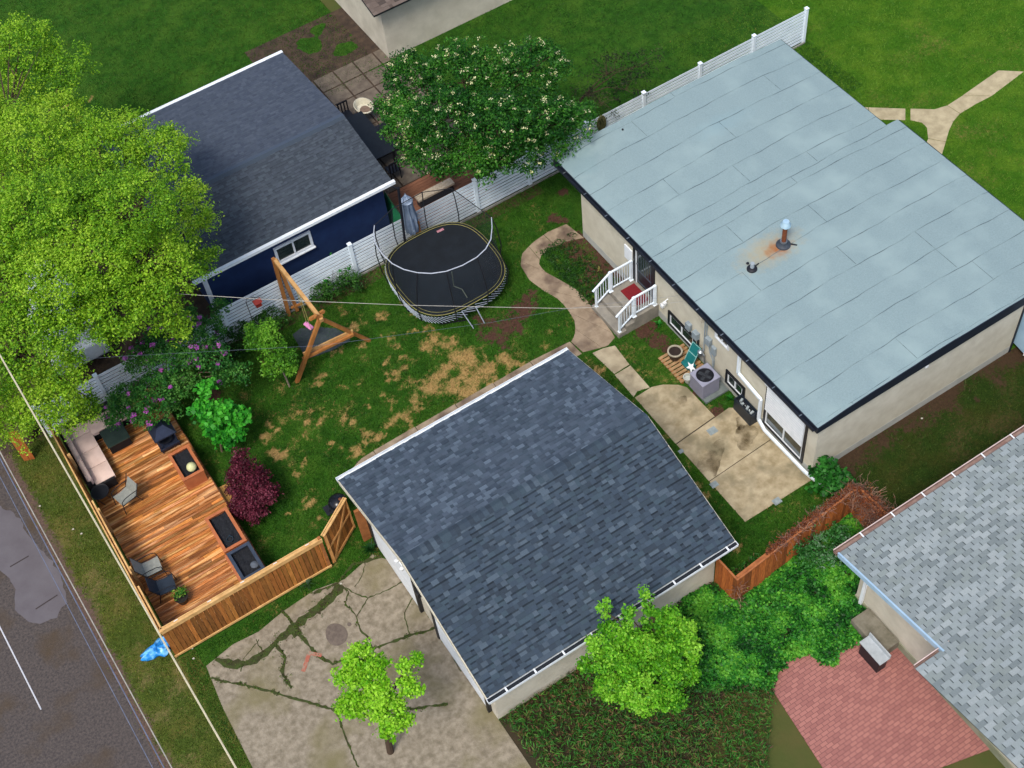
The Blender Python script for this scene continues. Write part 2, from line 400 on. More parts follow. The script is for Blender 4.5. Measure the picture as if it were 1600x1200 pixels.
crack([(680,982),(700,1010),(720,1050)], .008)
crack([(330,1060),(420,1080),(560,1120),(700,1100)], .02, .3); crack([(520,1100),(560,1200)], .015, .2)
struct(build('driveway_crack', cr, M_moss))
# painted red lines and dark mineral stain on the concrete
def ribbon(mb, pts, wd, z):
    L = resample([G(*p) for p in pts], 14)
    for i in range(len(L)-1):
        d = (L[i+1]-L[i]).normalized(); s = Vector((-d.y, d.x, 0))*wd
        a, b = L[i], L[i+1]; mb.quad(*[(q.x, q.y, z) for q in (a-s, b-s, b+s, a+s)])
rm = MB(); ribbon(rm, [(474,1050),(483,1023)], .06, .0365); ribbon(rm, [(483,1021),(503,1025)], .055, .0375)
M_red = mat('faded_red_paint', '#9c5a48', '#8f7a68', ns=9, rough=.9, lo=.45, hi=.6)
struct(build('driveway_paint', rm, M_red))
def disc(mb, c, rx, ry, z, wob=.12, rz=0):
    n = 28; vs = []
    for k in range(n):
        t = 2*math.pi*k/n; q = 1+wob*math.sin(3*t+c[0])*.5+rnd.uniform(-wob, wob)*.4
        x, y = rx*math.cos(t)*q, ry*math.sin(t)*q
        vs.append((c[0]+x*math.cos(rz)-y*math.sin(rz), c[1]+x*math.sin(rz)+y*math.cos(rz), z))
    mb.add(vs, [tuple(range(n))])
st = MB(); g = G(526, 992); disc(st, g, .31, .38, .0275, .05); g = G(546, 976); disc(st, g, .06, .07, .0275, .1)
struct(build('driveway_stain', st, mat('dark_stain', '#6a5f54', '#574d45', ns=9, rough=.8)))
st = MB()
for px, py, a, b in [(1062,630,.3,.22),(1165,682,.5,.34),(1112,718,.75,.34),(1160,660,.3,.2),(1000,0,0,0)][:4]:
    g = G(px, py); disc(st, g, a, b, .0295, .25, .6)
sm = bpy.data.materials.new('patio_stain'); sm.use_nodes = True
_n = sm.node_tree.nodes; _l = sm.node_tree.links; _b = _n['Principled BSDF']; _b.inputs['Base Color'].default_value = (*lin('#4f3f20'), 1); _b.inputs['Roughness'].default_value = .6
_z = _n.new('ShaderNodeTexNoise'); _z.inputs['Scale'].default_value = 2.2; _z.inputs['Detail'].default_value = 6
_r = _n.new('ShaderNodeMapRange'); _r.inputs['From Min'].default_value = .42; _r.inputs['From Max'].default_value = .72; _r.inputs['To Max'].default_value = .75
_l.new(_z.outputs['Fac'], _r.inputs['Value']); _l.new(_r.outputs[0], _b.inputs['Alpha'])
_g = _n.new('ShaderNodeNewGeometry'); _l.new(_g.outputs['Position'], _z.inputs['Vector'])
struct(build('patio_stain', st, sm))

# alley with puddle
M_asph = mat('alley_asphalt', '#544c47', '#393433', ns=14, rough=.8, bump=.6, bs=30, c3='#463a2c', n3=.7)
struct(build('alley', MB().prism([(-3.15,-30),(-3.1,21),(-3.2,28),(-3.2,90),(-9,90),(-9,-30)], -.1, .006), M_asph))
pud = [G(*p) for p in [(0,790),(22,800),(34,815),(40,835),(60,855),(80,875),(98,905),(108,945),(98,950),(88,965),(60,975),(45,972),(30,962),(22,945),(24,920),(10,900),(0,893),(-60,880),(-80,800)]]
M_wet = mat('puddle_water', '#5b5659', '#646063', ns=1.0, rough=.3, spec=.12)
pud = [p+Vector((rnd.uniform(-.05, .05), rnd.uniform(-.05, .05), 0)) for p in resample(pud+[pud[0]], 90)[:-1]] if 'resample' in globals() else pud
struct(build('puddle', MB().prism([(p.x, p.y) for p in pud], .0, .0105), M_wet))
cj = MB(); 
for a, b in [((16,886),(45,869)),((56,952),(90,930))]:
    a, b = G(*a), G(*b); d = (b-a).normalized(); s = Vector((-d.y, d.x, 0))*.02; cj.quad(*[(q.x, q.y, .0145) for q in (a-s, b-s, b+s, a+s)])
struct(build('alley_crack', cj, mat('wet_crack', '#38302f')))
# neighbour brick pavers
M_brick = bpy.data.materials.new('brick_paver'); M_brick.use_nodes = True
_n = M_brick.node_tree.nodes; _l = M_brick.node_tree.links; _b = _n['Principled BSDF']; _b.inputs['Roughness'].default_value = .85
_t = _n.new('ShaderNodeTexBrick'); _t.inputs['Scale'].default_value = 2.3; _t.inputs['Color1'].default_value = (*lin('#9f6a60'), 1); _t.inputs['Color2'].default_value = (*lin('#8b5952'), 1)
_t.inputs['Mortar'].default_value = (*lin('#6b4440'), 1); _t.inputs['Mortar Size'].default_value = .018
_g = _n.new('ShaderNodeNewGeometry'); _l.new(_g.outputs['Position'], _t.inputs['Vector']); _l.new(_t.outputs['Color'], _b.inputs['Base Color'])
struct(build('brick_patio', MB().prism([(p.x, p.y) for p in (G(*q) for q in [(1205,1075),(1218,1045),(1238,1026),(1262,1020),(1285,1030),(1300,1036),(1310,1014),(1340,1002),(1375,1010),(1400,1000)])]+[(15.66,9.6),(15.66,6.2),(11.6,7.2)], -.1, .015), M_brick))
# front walk
fw_ = [slab_poly([(1300,165),(1357,168),(1359,187),(1300,185)]), slab_poly([(1357,168),(1415,170),(1415,188),(1359,187)]),
       slab_poly([(1422,170),(1460,171),(1480,165),(1500,178),(1490,190),(1483,205),(1478,222),(1450,217),(1448,200),(1440,192),(1422,188)]),
       slab_poly([(1480,165),(1503,150),(1550,150),(1525,163),(1500,178)]), slab_poly([(1450,217),(1478,222),(1471,245),(1440,238)]),
       slab_poly([(1503,150),(1560,110),(1600,112),(1550,150)])]
slabs('front_path', fw_, mat('front_concrete', '#b0a383', '#968a6c', ns=3, rough=.85, bump=.3), z=.02)

L1 = lawnmat('yard_lawn', '#315c17', '#1c3e0c', '#43641d', tan='#a98a56')
def ex1(X, Y, t, s):
    # worn soil bed between curved path and house
    bed = ((X > 15.55) & (X < 17.4) & (Y > 24.8) & (Y < 28.0)); n = fbm(X, Y, .5, 31)
    s = np.where(bed, np.maximum(s, np.clip(n*1.3-.12+(X-16.6)*.35, 0, 1)), s)
    s = np.where((Y > 30.2) & (X > 4), np.maximum(s, .5), s)
    s = np.where((Y < 22.1) & (X < 14.7) & (X > 12.9), np.maximum(s, .05+0*s), s)
    # faint wear scattered through the middle of the lawn
    d = np.exp(-(((X-11.5)/2.6)**2+((Y-24.6)/1.7)**2)); t = np.maximum(t, np.clip(fbm(X, Y, .4, 17)*1.2-.5, 0, .6)*d)
    t = np.maximum(t, np.clip(fbm(X, Y, .4, 19)*1.2-.45, 0, .5))
    brk_ = np.clip(fbm(X, Y, .34, 91, 5)*3.4-.95, 0, 1); t = t*(.25+.75*brk_); s = np.where((Y > 23.5) & (X < 15.5) & (Y < 29), s*(.35+.65*np.clip(fbm(X, Y, .3, 95, 5)*3.2-.8, 0, 1)), s)
    return t, s
lawn('back_lawn', -1.3, 17.4, 14.0, 30.95, .07, L1, 0, PATCH, SOIL, 900, ('#1f480e', '#44731a', '#a08350'), ex1)
L2 = lawnmat('verge_lawn', '#4a5a22', '#3c4a1a', '#66602f', tan='#7d7048', soil='#4b3d35')
def ex2(X, Y, t, s):
    n = fbm(X, Y, .6, 8); s = np.maximum(s, np.clip((-2.75-X)*2.2+n*.8-.1, 0, 1)); t = np.maximum(t, np.clip(n*1.2-.32, 0, .6)); return t, s
lawn('verge', -3.2, -1.35, 6, 60, .1, L2, 0.001, [], [(255,1000,0)][:0], 700, ('#4a6420', '#6d7a2c', '#8a7a4c'), ex2)
lawn('verge_by_driveway', -1.35, -.8, 6, 21.15, .1, L2, 0.001, [], [], 700, ('#3f6420', '#5c782a', '#8a7a4c'))
L3 = lawnmat('side_lawn', '#2b3f13', '#20330d', '#3a3b17', tan='#5a4a30', soil='#33271c')
def ex3(X, Y, t, s):
    n = fbm(X, Y, .9, 14); t = np.maximum(t, np.clip(n*1.5-.55, 0, .5)); s = np.maximum(s, np.clip((Y-14.0)*.75+(n-.5)*1.6-.25, 0, .9)*(Y > 13.8)); return t, s
lawn('side_lawn', 17.4, 40, 2, 15.45, .12, L3, 0.002, [], SOIL2, 420, ('#2f4a14', '#4a5520', '#5c4d2e'), ex3)
L4 = lawnmat('front_lawn', '#3f6a14', '#31590f', '#5a7a1e')
def ex4(X, Y, t, s): n = fbm(X, Y, 1.2, 44); return np.maximum(t, np.clip(n*1.1-.45, 0, .35)), s
lawn('front_lawn', 25.4, 50, 15.45, 34, .14, L4, 0.001, [], [], 420, ('#3c6c14', '#67892a', '#8a8040'), ex4)
lawn('neighbour_back_lawn', 15.5, 30, 31.05, 40, .16, L1, 0.012, [], [], 200, ('#1d400e', '#33561a', '#7a6a40'))
lawn('neighbour_lawn', -3.1, 16, 39.5, 60, .16, L1, 0.002, [(104,166,8),(120,186,8),(135,155,6)], [], 260, ('#2b5212', '#47601d', '#97794a'))
lawn('side_strip', 17.4, 30, 27.6, 30.95, .1, L1, 0.001, [], [(880,300,12)], 500, ('#2b5212', '#3f681d', '#97794a'))
M_dirt = mat('yard_dirt', '#4b3d30', '#2f2620', ns=2.5, rough=.95, bump=.6, bs=20)
struct(build('neighbour_yard', MB().prism([(-3.1,31.0),(30,31.0),(30,44),(12,44),(12,39.5),(-3.1,39.5)], -.1, .004), M_dirt))
M_pave = mat('neighbour_paving', '#6d6355', '#564c42', ns=3, rough=.85)
slabs('neighbour_patio', [[(12.55+i*.9, 33.6+j*.9), (13.4+i*.9, 33.6+j*.9), (13.4+i*.9, 34.45+j*.9), (12.55+i*.9, 34.45+j*.9)] for i in range(5) for j in range(8)], M_pave, z=.02)
gr = MB()
for _ in range(900):
    x = rnd.uniform(12.32, 12.9); y = rnd.uniform(33.0, 41); s = rnd.uniform(.02, .06); gr.lathe((x, y, 0), [(s, 0), (s*.8, s*.7), (s*.2, s)], n=5, col=tuple(np.array((.35, .25, .18))*rnd.uniform(.4, 1.6)))
tag(build('gravel', gr, mat('gravel', (1, 1, 1), (.7, .7, .7), attr='col'), color=True), kind='stuff', label='strip of brown river stones along the blue garage', cat='gravel')
# ---------------------------------------------------------------- shared materials
M_stucco = mat('stucco', '#cec9b6', '#c0baa6', ns=2.0, rough=.95, bump=.8, bs=70)
M_stucco2 = mat('pale_stucco', '#c9c2b0', '#b5ae9c', ns=1.2, rough=.95, bump=.6, bs=60)
M_found = mat('foundation', '#b0b2ab', '#9fa19b', ns=3, rough=.9, bump=.3)
M_black = mat('black_metal', '#16171c', '#1d1e24', ns=5, rough=.45)
M_fascia = mat('dark_fascia', '#1b2230', '#191d26', ns=3, rough=.5)
M_white = mat('white_paint', '#e2e6e8', '#d4dadd', ns=4, rough=.5)
M_whitev = mat('white_vinyl', '#e6f0f6', '#d6e2ea', ns=2.5, rough=.5)
M_glass = mat('window_glass', '#1b2423', '#2b3734', ns=2, rough=.08, spec=.8)
M_shing = mat('shingle', (1, 1, 1), (.75, .75, .75), ns=60, rough=.95, attr='col', spec=.15)
M_under = mat('shingle_base', '#23282e', '#1a1e22', ns=20, rough=.95)
M_galv = mat('galvanised', '#9aa1a6', '#7e868c', ns=8, rough=.35, metal=.7)
M_grey = mat('grey_box_paint', '#8e9aa0', '#7c878d', ns=6, rough=.5)
M_cedar = mat('cedar', '#a86c34', '#80501f', ns=5, rough=.8, attr='col', stretch=(4, 4, .6), bump=.3, bs=30)
M_cap = mat('cedar_cap', '#d6ac70', '#b98d55', ns=4, rough=.75)
M_cedar2 = mat('old_cedar', '#a8602d', '#824820', ns=6, rough=.85, attr='col', stretch=(4, 4, .7))

def shingles(name, o, u, v, W, L, e, pal, parent, tabw=(.12, .34), lift=(.005, .014), threetab=False, gap=0.0, shadow_band=0.0, jit=.08):
    """courses of real shingle tabs on a roof plane: o eave corner, u along the eave, v up the slope"""
    o, u, v = (np.array(q, float) for q in (o, u, v)); u /= np.linalg.norm(u); v /= np.linalg.norm(v); nrm = np.cross(u, v)
    if nrm[2] < 0: nrm = -nrm
    Vs = []; C = []; rows = int(math.ceil(L/e)); pal = [np.array(lin(c)) for c in pal]
    for r_ in range(rows):
        x = -rnd.uniform(0, .3) if not threetab else (-.15 if r_ % 2 else 0) + rnd.uniform(-.006, .006)
        b0 = r_*e; b1 = min(b0+e+.01, L)
        tint = rnd.uniform(.96, 1.04)
        while x < W:
            wd = .305 if threetab else rnd.uniform(*tabw)
            xa = max(x, 0); xb = min(x+wd-gap, W)
            if xb-xa > .01:
                h = lift[0]+(lift[1]-lift[0])*(rnd.random() if threetab else (rnd.random() > .5)) + .001*rnd.random()
                c = pal[rnd.randrange(len(pal))]*tint*rnd.uniform(1-jit, 1+jit); low = h < (lift[0]+lift[1])/2
                P = [o+u*xa+v*b0, o+u*xb+v*b0]; T0, T1 = P[0]+nrm*h, P[1]+nrm*h; U0, U1 = o+u*xa+v*b1+nrm*.0025, o+u*xb+v*b1+nrm*.0025
                P0, P1 = P[0]-nrm*.002, P[1]-nrm*.002
                Q0, Q1 = o+u*xa+v*b1-nrm*.002, o+u*xb+v*b1-nrm*.002
                if shadow_band and low:  # shadow line under the course above, painted dark onto the low tabs
                    f = .62; m0, m1 = T0+(U0-T0)*f+nrm*.0006, T1+(U1-T1)*f+nrm*.0006; Vs += (m0, m1, U1+nrm*.0012, U0+nrm*.0012); C += [c*(1-shadow_band)]*4
                for q in ((T0, T1, U1, U0), (P0, P1, T1, T0), (P0, T0, U0, Q0), (P1, Q1, U1, T1)): Vs += q; C += [c]*4
            x += wd
    V = np.array(Vs); F = np.arange(len(V)).reshape(-1, 4)
    return fast(name, V, F, np.array(C), M_shing, parent)

def roof_slab(mb, a, b, c, d, th=.1):
    a, b, c, d = (Vector(q) for q in (a, b, c, d)); n = (b-a).cross(d-a).normalized()
    if n.z < 0: n = -n
    lo = [q-n*th for q in (a, b, c, d)]
    mb.add([a, b, c, d]+lo, [(0, 1, 2, 3), (7, 6, 5, 4), (0, 4, 5, 1), (1, 5, 6, 2), (2, 6, 7, 3), (3, 7, 4, 0)])

# ---------------------------------------------------------------- the bungalow
HX0, HX1, HY0, HY1 = 17.33, 25.4, 15.45, 27.65
house = thing('bungalow', 'cream stucco bungalow with a nearly flat pale blue-green rolled roof and rusty flue', 'house', (HX0, HY0, 0))
wm = MB(); wm.box(HX0, HX1, HY0, HY1, .32, 2.62)
build('wall', wm, M_stucco, house)
fm = MB(); fm.box(HX0-.004, HX1+.004, HY0-.004, HY1+.004, -.1, .322); build('foundation', fm, M_found, house)
# roof: gentle gable, ridge along y
RX0, RX1, RXn, RYa, RYb, RYn = 17.16, 27.4, 26.9, 15.36, 28.98, 23.4
ZE = 2.86
def rz_(x):
    t = (x-22.2)/5.1; return ZE+.20*(1-t*t)+.015*math.sin(x*2.1)+.006*math.sin(x*6.3)
LAP = .945
M_roll = mat('rolled_roofing', '#879a9b', '#798c8e', ns=24, rough=.95, bump=.7, bs=70, spec=.12, c3='#8a9d9d', n3=.6, lo=.3, hi=.7, det=10)
# rust stain round the flue, part of the roofing itself
_n = M_roll.node_tree.nodes; _l = M_roll.node_tree.links; _b = _n['Principled BSDF']
src = _b.inputs['Base Color'].links[0].from_socket
_g = _n.new('ShaderNodeNewGeometry')
gp = G(1224, 382, 3.05)
def stain(src, c, sx, sy, col, lo, hi, mx, sc_=6):
    mp = _n.new('ShaderNodeMapping'); mp.vector_type = 'POINT'; mp.inputs['Location'].default_value = (-c[0]/sx, -c[1]/sy, 0); mp.inputs['Scale'].default_value = (1/sx, 1/sy, 0)
    _l.new(_g.outputs['Position'], mp.inputs['Vector'])
    ln = _n.new('ShaderNodeVectorMath'); ln.operation = 'LENGTH'; _l.new(mp.outputs[0], ln.inputs[0])
    nz = _n.new('ShaderNodeTexNoise'); nz.inputs['Scale'].default_value = sc_; nz.inputs['Detail'].default_value = 7; _l.new(_g.outputs['Position'], nz.inputs['Vector'])
    ad = _n.new('ShaderNodeMath'); ad.operation = 'MULTIPLY_ADD'; _l.new(nz.outputs['Fac'], ad.inputs[0]); ad.inputs[1].default_value = 1.1; _l.new(ln.outputs['Value'], ad.inputs[2])
    mr = _n.new('ShaderNodeMapRange'); mr.inputs['From Min'].default_value = hi; mr.inputs['From Max'].default_value = lo; mr.inputs['To Max'].default_value = mx
    _l.new(ad.outputs[0], mr.inputs['Value'])
    x = _n.new('ShaderNodeMix'); x.data_type = 'RGBA'; _l.new(mr.outputs[0], x.inputs['Factor']); _l.new(src, x.inputs['A']); x.inputs['B'].default_value = (*lin(col), 1)
    return x.outputs['Result']
src = stain(src, (gp.x-.5, gp.y+.1), 1.15, .62, '#a3936f', .6, 1.75, .8)
src = stain(src, (gp.x-.22, gp.y+.0), .62, .40, '#94582c', .6, 1.5, .92)
src = stain(src, (17.7, 28.2), .9, 1.15, '#788f92', 1.0, 1.35, .55, 3)
src = stain(src, (22.5, 26.7), 1.5, .6, '#829a9e', .6, 1.5, .6, 3)
_l.new(src, _b.inputs['Base Color'])
rm_ = MB(); xs = [RX0+(RXn-RX0)*i/36 for i in range(37)]
ys = []; y = 25.87
while y > RYa: y -= LAP
while y < RYb: ys.append(y); y += LAP
edges = sorted([RYa]+[q for q in ys if q > RYa+.05 and abs(q-RYn) > .3]+[RYn, RYb])
laps = MB(); M_lap = mat('bitumen_seam', '#46555a', '#5d6f74', ns=5, rough=.9)
for k in range(len(edges)-1):
    a, b = edges[k], edges[k+1]; b_ = min(b+.05, RYb)
    xe = RX1 if b <= RYn+.02 else RXn
    X_ = [RX0+(xe-RX0)*i/44 for i in range(45)]
    ph = rnd.uniform(0, 6)
    def wob(x): return .022*math.sin(x*1.1+ph)+.012*math.sin(x*3.3+ph*2)+.006*math.sin(x*8+ph)
    top = .004*(k % 2)
    for i in range(44):
        x0, x1 = X_[i], X_[i+1]
        ya0 = a+(wob(x0) if k else 0); ya1 = a+(wob(x1) if k else 0); zb = .0; lf = .010
        bb = min(b, RYn) if False else b
        rm_.quad((x0, ya0, rz_(x0)+lf), (x1, ya1, rz_(x1)+lf), (x1, b_, rz_(x1)+(.001 if b_ < RYb else lf*.3)), (x0, b_, rz_(x0)+(.001 if b_ < RYb else lf*.3)))
        rm_.quad((x0, ya0, rz_(x0)-.01), (x1, ya1, rz_(x1)-.01), (x1, ya1, rz_(x1)+lf), (x0, ya0, rz_(x0)+lf))
        if k:   # bitumen bleeding out at the lap, uneven and broken
            wv = max(0, .009+.010*math.sin(x0*2.3+ph*3)+.007*math.sin(x0*7+ph)); w3 = max(0, .009+.010*math.sin(x1*2.3+ph*3)+.007*math.sin(x1*7+ph))
            if wv > .002 or w3 > .002:
                laps.quad((x0, ya0-.004-wv, rz_(x0)+.0055), (x1, ya1-.004-w3, rz_(x1)+.0055), (x1, ya1-.001, rz_(x1)+.0065), (x0, ya0-.001, rz_(x0)+.0065))
    # one end joint per strip
    xj = rnd.uniform(18.3, 25.5)
    n = 6
    for j in range(n):
        t0, t1 = j/n, (j+1)/n; yy0 = a+.02+(b-a-.04)*t0; yy1 = a+.02+(b-a-.04)*t1
        x0 = xj+(t0-.5)*.0; z0 = rz_(xj)+.0145-.010*t0*.95; z1 = rz_(xj)+.0145-.010*t1*.95
        wv = rnd.uniform(.004, .011)
        laps.quad((xj-wv, yy0, z0), (xj+wv, yy0, z0), (xj+wv, yy1, z1), (xj-wv, yy1, z1))
nf_ = len(rm_.f); rm_.add(laps.v, laps.f); roof = build('roof', rm_, M_roll, house); roof.data.materials.append(M_lap)
roof.data.polygons.foreach_set('material_index', [0]*nf_+[1]*(len(rm_.f)-nf_))
# solid deck + soffit under the membrane
rd = MB()
for i in range(36):
    for (ya, yb, xr) in ((RYa+.01, RYn, RX1-.01), (RYn, RYb-.01, RXn-.01)):
        x0 = RX0+.01+(xr-RX0-.01)*i/36; x1 = RX0+.01+(xr-RX0-.01)*(i+1)/36
        z0, z1 = rz_(x0)-.012, rz_(x1)-.012; zb = ZE-.25
        rd.add([(x0, ya, z0), (x1, ya, z1), (x1, yb, z1), (x0, yb, z0), (x0, ya, zb), (x1, ya, zb), (x1, yb, zb), (x0, yb, zb)], [(0, 1, 2, 3), (7, 6, 5, 4), (0, 4, 5, 1), (2, 6, 7, 3), (1, 5, 6, 2), (3, 7, 4, 0)])
build('roof_deck', rd, M_fascia, house)
fa = MB()
fa.box(RX0-.03, RX0, RYa-.03, RYb, ZE-.24, ZE+.0)
for i in range(20):
    x0 = RX0+(RX1-RX0)*i/20; x1 = RX0+(RX1-RX0)*(i+1)/20
    z0, z1 = rz_(x0)+.012, rz_(x1)+.012; zb = ZE-.24
    fa.add([(x0, RYa-.03, zb), (x1, RYa-.03, zb), (x1, RYa, zb), (x0, RYa, zb), (x0, RYa-.03, z0), (x1, RYa-.03, z1), (x1, RYa, z1), (x0, RYa, z0)], [(3, 2, 1, 0), (4, 5, 6, 7), (0, 1, 5, 4), (2, 3, 7, 6), (0, 4, 7, 3), (1, 2, 6, 5)])
fa.box(RX1, RX1+.03, RYa, RYn, ZE-.2, ZE+.01); fa.box(RXn, RXn+.03, RYn, RYb, ZE-.2, ZE+.02)
build('fascia', fa, M_fascia, house)
gt = MB(); gt.box(RX0-.13, RX0-.032, RYa+.05, RYb-.05, ZE-.15, ZE-.145+.0); gt.box(RX0-.135, RX0-.128, RYa+.05, RYb-.05, ZE-.15, ZE-.05)
gu = build('gutter', gt, M_fascia, house)
for i in range(11):
    yy = 16+i*1.22; hb = MB(); hb.box(RX0-.14, RX0-.03, yy, yy+.03, ZE-.052, ZE-.042); build('gutter_clip', hb, M_galv, gu)
# flue and plumbing stack
fl = MB(); bz = rz_(gp.x)+.0
fl.lathe((gp.x, gp.y, bz), [(.24, .0), (.23, .05), (.15, .10), (.13, .16)], n=18); fcol = build('flue_pipe', MB().lathe((gp.x, gp.y, bz+.1), [(.075, 0), (.075, .78)], n=14), mat('rusted_steel', '#7d4220', '#5a3322', ns=14, rough=.8, bump=.3), roof, smooth=True)
build('flashing', fl, mat('lead_flashing', '#3a414a', '#2c323a', ns=9, rough=.6), roof, smooth=True)
fb = MB(); fb.lathe((gp.x, gp.y, bz+.12), [(.115, .0), (.115, .08)], n=16); build('storm_collar', fb, M_galv, roof, smooth=True)
fc = MB(); fc.lathe((gp.x, gp.y, bz+.80), [(.09, 0), (.09, .08), (.17, .10), (.17, .14), (.11, .23), (.10, .29), (.02, .30)], n=16)
build('flue_cap', fc, mat('bright_galvanised', '#b9d3e0', '#9fc0d2', ns=6, rough=.35, metal=.3), roof, smooth=True)
tl = MB(); tl.tube([(gp.x+.18, gp.y-.1, bz+.02), (gp.x+.32, gp.y-.28, bz+.02)], .03, 6); build('sealant_tail', tl, M_black, roof)
g2 = G(1175, 420, 3.02); z2 = rz_(g2.x)
sk = MB(); sk.lathe((g2.x, g2.y, z2), [(.17, 0), (.16, .05), (.09, .09)], n=18); build('stack_boot', sk, M_black, roof, smooth=True)
sk = MB(); sk.lathe((g2.x, g2.y, z2+.08), [(.065, 0), (.065, .2)], n=14); build('plumbing_stack', sk, mat('grey_pipe', '#8b949a', '#9aa3a8', ns=9, rough=.6), roof, smooth=True)
tl = MB(); tl.tube([(g2.x+.12, g2.y+.02, z2+.02), (g2.x+.3, g2.y+.05, z2+.02)], .022, 6); build('sealant_tail', tl, M_black, roof); build('roof_plug', MB().lathe((g2.x+.03, g2.y+.25, z2+.01), [(.05, 0), (.045, .03)], n=10), M_black, roof)
rv = MB(); q = G(973, 203, 3.0); rv.lathe((q.x, q.y, rz_(q.x)+.01), [(.04, 0), (.03, .04)], n=8); build('roof_nail', rv, M_black, roof)

def window(parent, y0, y1, z0, z1, x, outer, fr, panes=2, dep=.05, ow=.1, name='window', shade=None):
    """window in a wall facing -x"""
    f = MB(); d = dep
    for a in ((y0-ow, y1+ow, z0-ow, z0), (y0-ow, y1+ow, z1, z1+ow), (y0-ow, y0, z0, z1), (y1, y1+ow, z0, z1)): f.box(x-d, x+.05, a[0], a[1], a[2], a[3])
    wn = build(name, f, outer, parent)
    g = MB(); g.box(x-.012, x+.02, y0, y1, z0, z1); build('pane', g, M_glass, wn)
    s = MB(); t = .045
    for a in ((y0, y1, z0, z0+t), (y0, y1, z1-t, z1), (y0, y0+t, z0+t, z1-t), (y1-t, y1, z0+t, z1-t)): s.box(x-.032, x-.008, *a[:2], *a[2:])
    for k in range(1, panes):
        yy = y0+(y1-y0)*k/panes; s.box(x-.033, x-.007, yy-t*.6, yy+t*.6, z0+t, z1-t)
    build('sash', s, fr, wn); return wn
window(house, 21.30, 22.55, .30, .78, HX0, M_black, M_white, 2)
window(house, 18.78, 19.52, .38, .84, HX0, M_black, M_white, 2)
window(house, 19.62, 20.20, 2.0, 2.34, HX0, M_white, M_white, 2, ow=.055)
bw = window(house, 15.95, 17.65, .32, 2.28, HX0, M_black, M_white, 2, ow=.09)
sh = MB()
for k in range(22): sh.box(HX0-.075+.004*(k % 2), HX0-.05, 15.98, 17.68, 1.04+k*.058, 1.095+k*.058)
build('roller_shade', sh, M_white, bw)
sh = MB(); sh.box(HX0-.14, HX0-.045, 15.93, 17.73, 2.33, 2.43); build('shade_housing', sh, M_white, bw)
# back door
dm = MB(); dm.box(HX0-.05, HX0+.03, 24.42, 24.58, .6, 2.52); dm.box(HX0-.05, HX0+.03, 23.42, 23.52, .6, 2.52); dm.box(HX0-.05, HX0+.03, 23.52, 24.42, 2.42, 2.52)
dr_ = build('door', dm, M_black, house)
build('door_panel', MB().box(HX0-.025, HX0+.02, 23.52, 24.42, .64, 2.42), mat('dark_door', '#20242c', '#191c22', ns=4, rough=.4), dr_)
sv = MB()
for k in range(6): sv.box(HX0-.034, HX0-.027, 23.62+k*.13, 23.645+k*.13, 1.35, 2.34)
sv.box(HX0-.036, HX0-.026, 23.6, 24.34, 1.28, 1.34); sv.box(HX0-.036, HX0-.026, 23.6, 24.34, .72, .78); sv.box(HX0-.036, HX0-.026, 23.6, 23.63, .78, 1.28); sv.box(HX0-.036, HX0-.026, 24.31, 24.34, .78, 1.28); build('storm_grille', sv, mat('grille', '#4a5560', '#3d4650', rough=.4), dr_)
build('door_pane', MB().box(HX0-.0265, HX0-.0255, 23.6, 24.34, 1.36, 2.34), M_glass, dr_)
build('door_jamb', MB().box(HX0-.058, HX0-.03, 24.38, 24.425, .62, 2.42), M_white, dr_)
hm = MB(); hm.lathe((HX0-.07, 24.33, 1.62), [(.03, 0), (.035, .03), (.02, .06)], n=8); build('door_handle', hm, M_galv, dr_)
build('utility_hatch', MB().box(HX0-.05, HX0, 24.66, 25.08, 1.3, 1.92), M_white, house, bevel=.01)
build('soffit_camera', MB().box(HX0-.12, HX0, 21.8, 22.35, 2.47, 2.56), M_black, house)
for (y, z) in ((24.7, 1.2), ): build('doorbell', MB().box(HX0-.03, HX0, y, y+.04, 1.75, 1.85), M_white, house)
# downspout
dn = MB(); P = [(HX0-.1, 18.98, 2.66), (HX0-.1, 18.98, 1.5), (HX0-.1, 17.86, 1.36), (HX0-.1, 17.86, .3), (HX0-.16, 17.5, .2), (HX0-.12, 15.6, .16), (HX0+.02, 14.95, .1)]
for a, b in zip(P[:-1], P[1:]): dn.beam(a, b, .08, .09, up=(1, 0, 0))
build('downspout', dn, M_whitev, house)
# services on the wall
def wbox(name, y, z, w_, h, d, m_, par=house): return build(name, MB().box(HX0-d, HX0, y-w_/2, y+w_/2, z, z+h), m_, par, bevel=.012)
wbox('meter_box', 21.52, 1.05, .22, .3, .14, M_grey); wbox('meter_box', 21.13, 1.0, .24, .3, .16, M_grey)
wbox('junction_box', 20.50, 1.32, .22, .32, .14, M_grey); wbox('junction_box', 20.25, 1.05, .2, .38, .1, M_grey); wbox('cable_box', 20.95, 2.02, .12, .22, .08, M_stucco2)
pm = MB()
pm.tube([(HX0-.06, 20.72, 2.64), (HX0-.06, 20.72, .75)], .022, 6); pm.tube([(HX0-.06, 20.62, 2.64), (HX0-.06, 20.62, 1.3)], .02, 6)
pm.tube([(HX0-.05, 20.5, 1.32), (HX0-.06, 20.42, 1.0), (HX0-.06, 20.25, .75), (HX0-.08, 20.2, .4)], .02, 6)
pm.tube([(HX0-.05, 20.25, 1.05), (HX0-.08, 20.15, .8), (HX0-.06, 20.2, .3)], .015, 6)
build('conduit', pm, M_grey, house)
pm = MB(); pm.tube([(HX0-.1, 20.85, .75), (HX0-.14, 20.6, .7), (HX0-.12, 20.55, .2)], .03, 7); pm.lathe((HX0-.16, 20.75, .62), [(.02, 0), (.1, .03), (.1, .16), (.03, .2)], n=12)
build('gas_meter', pm, M_galv, house)
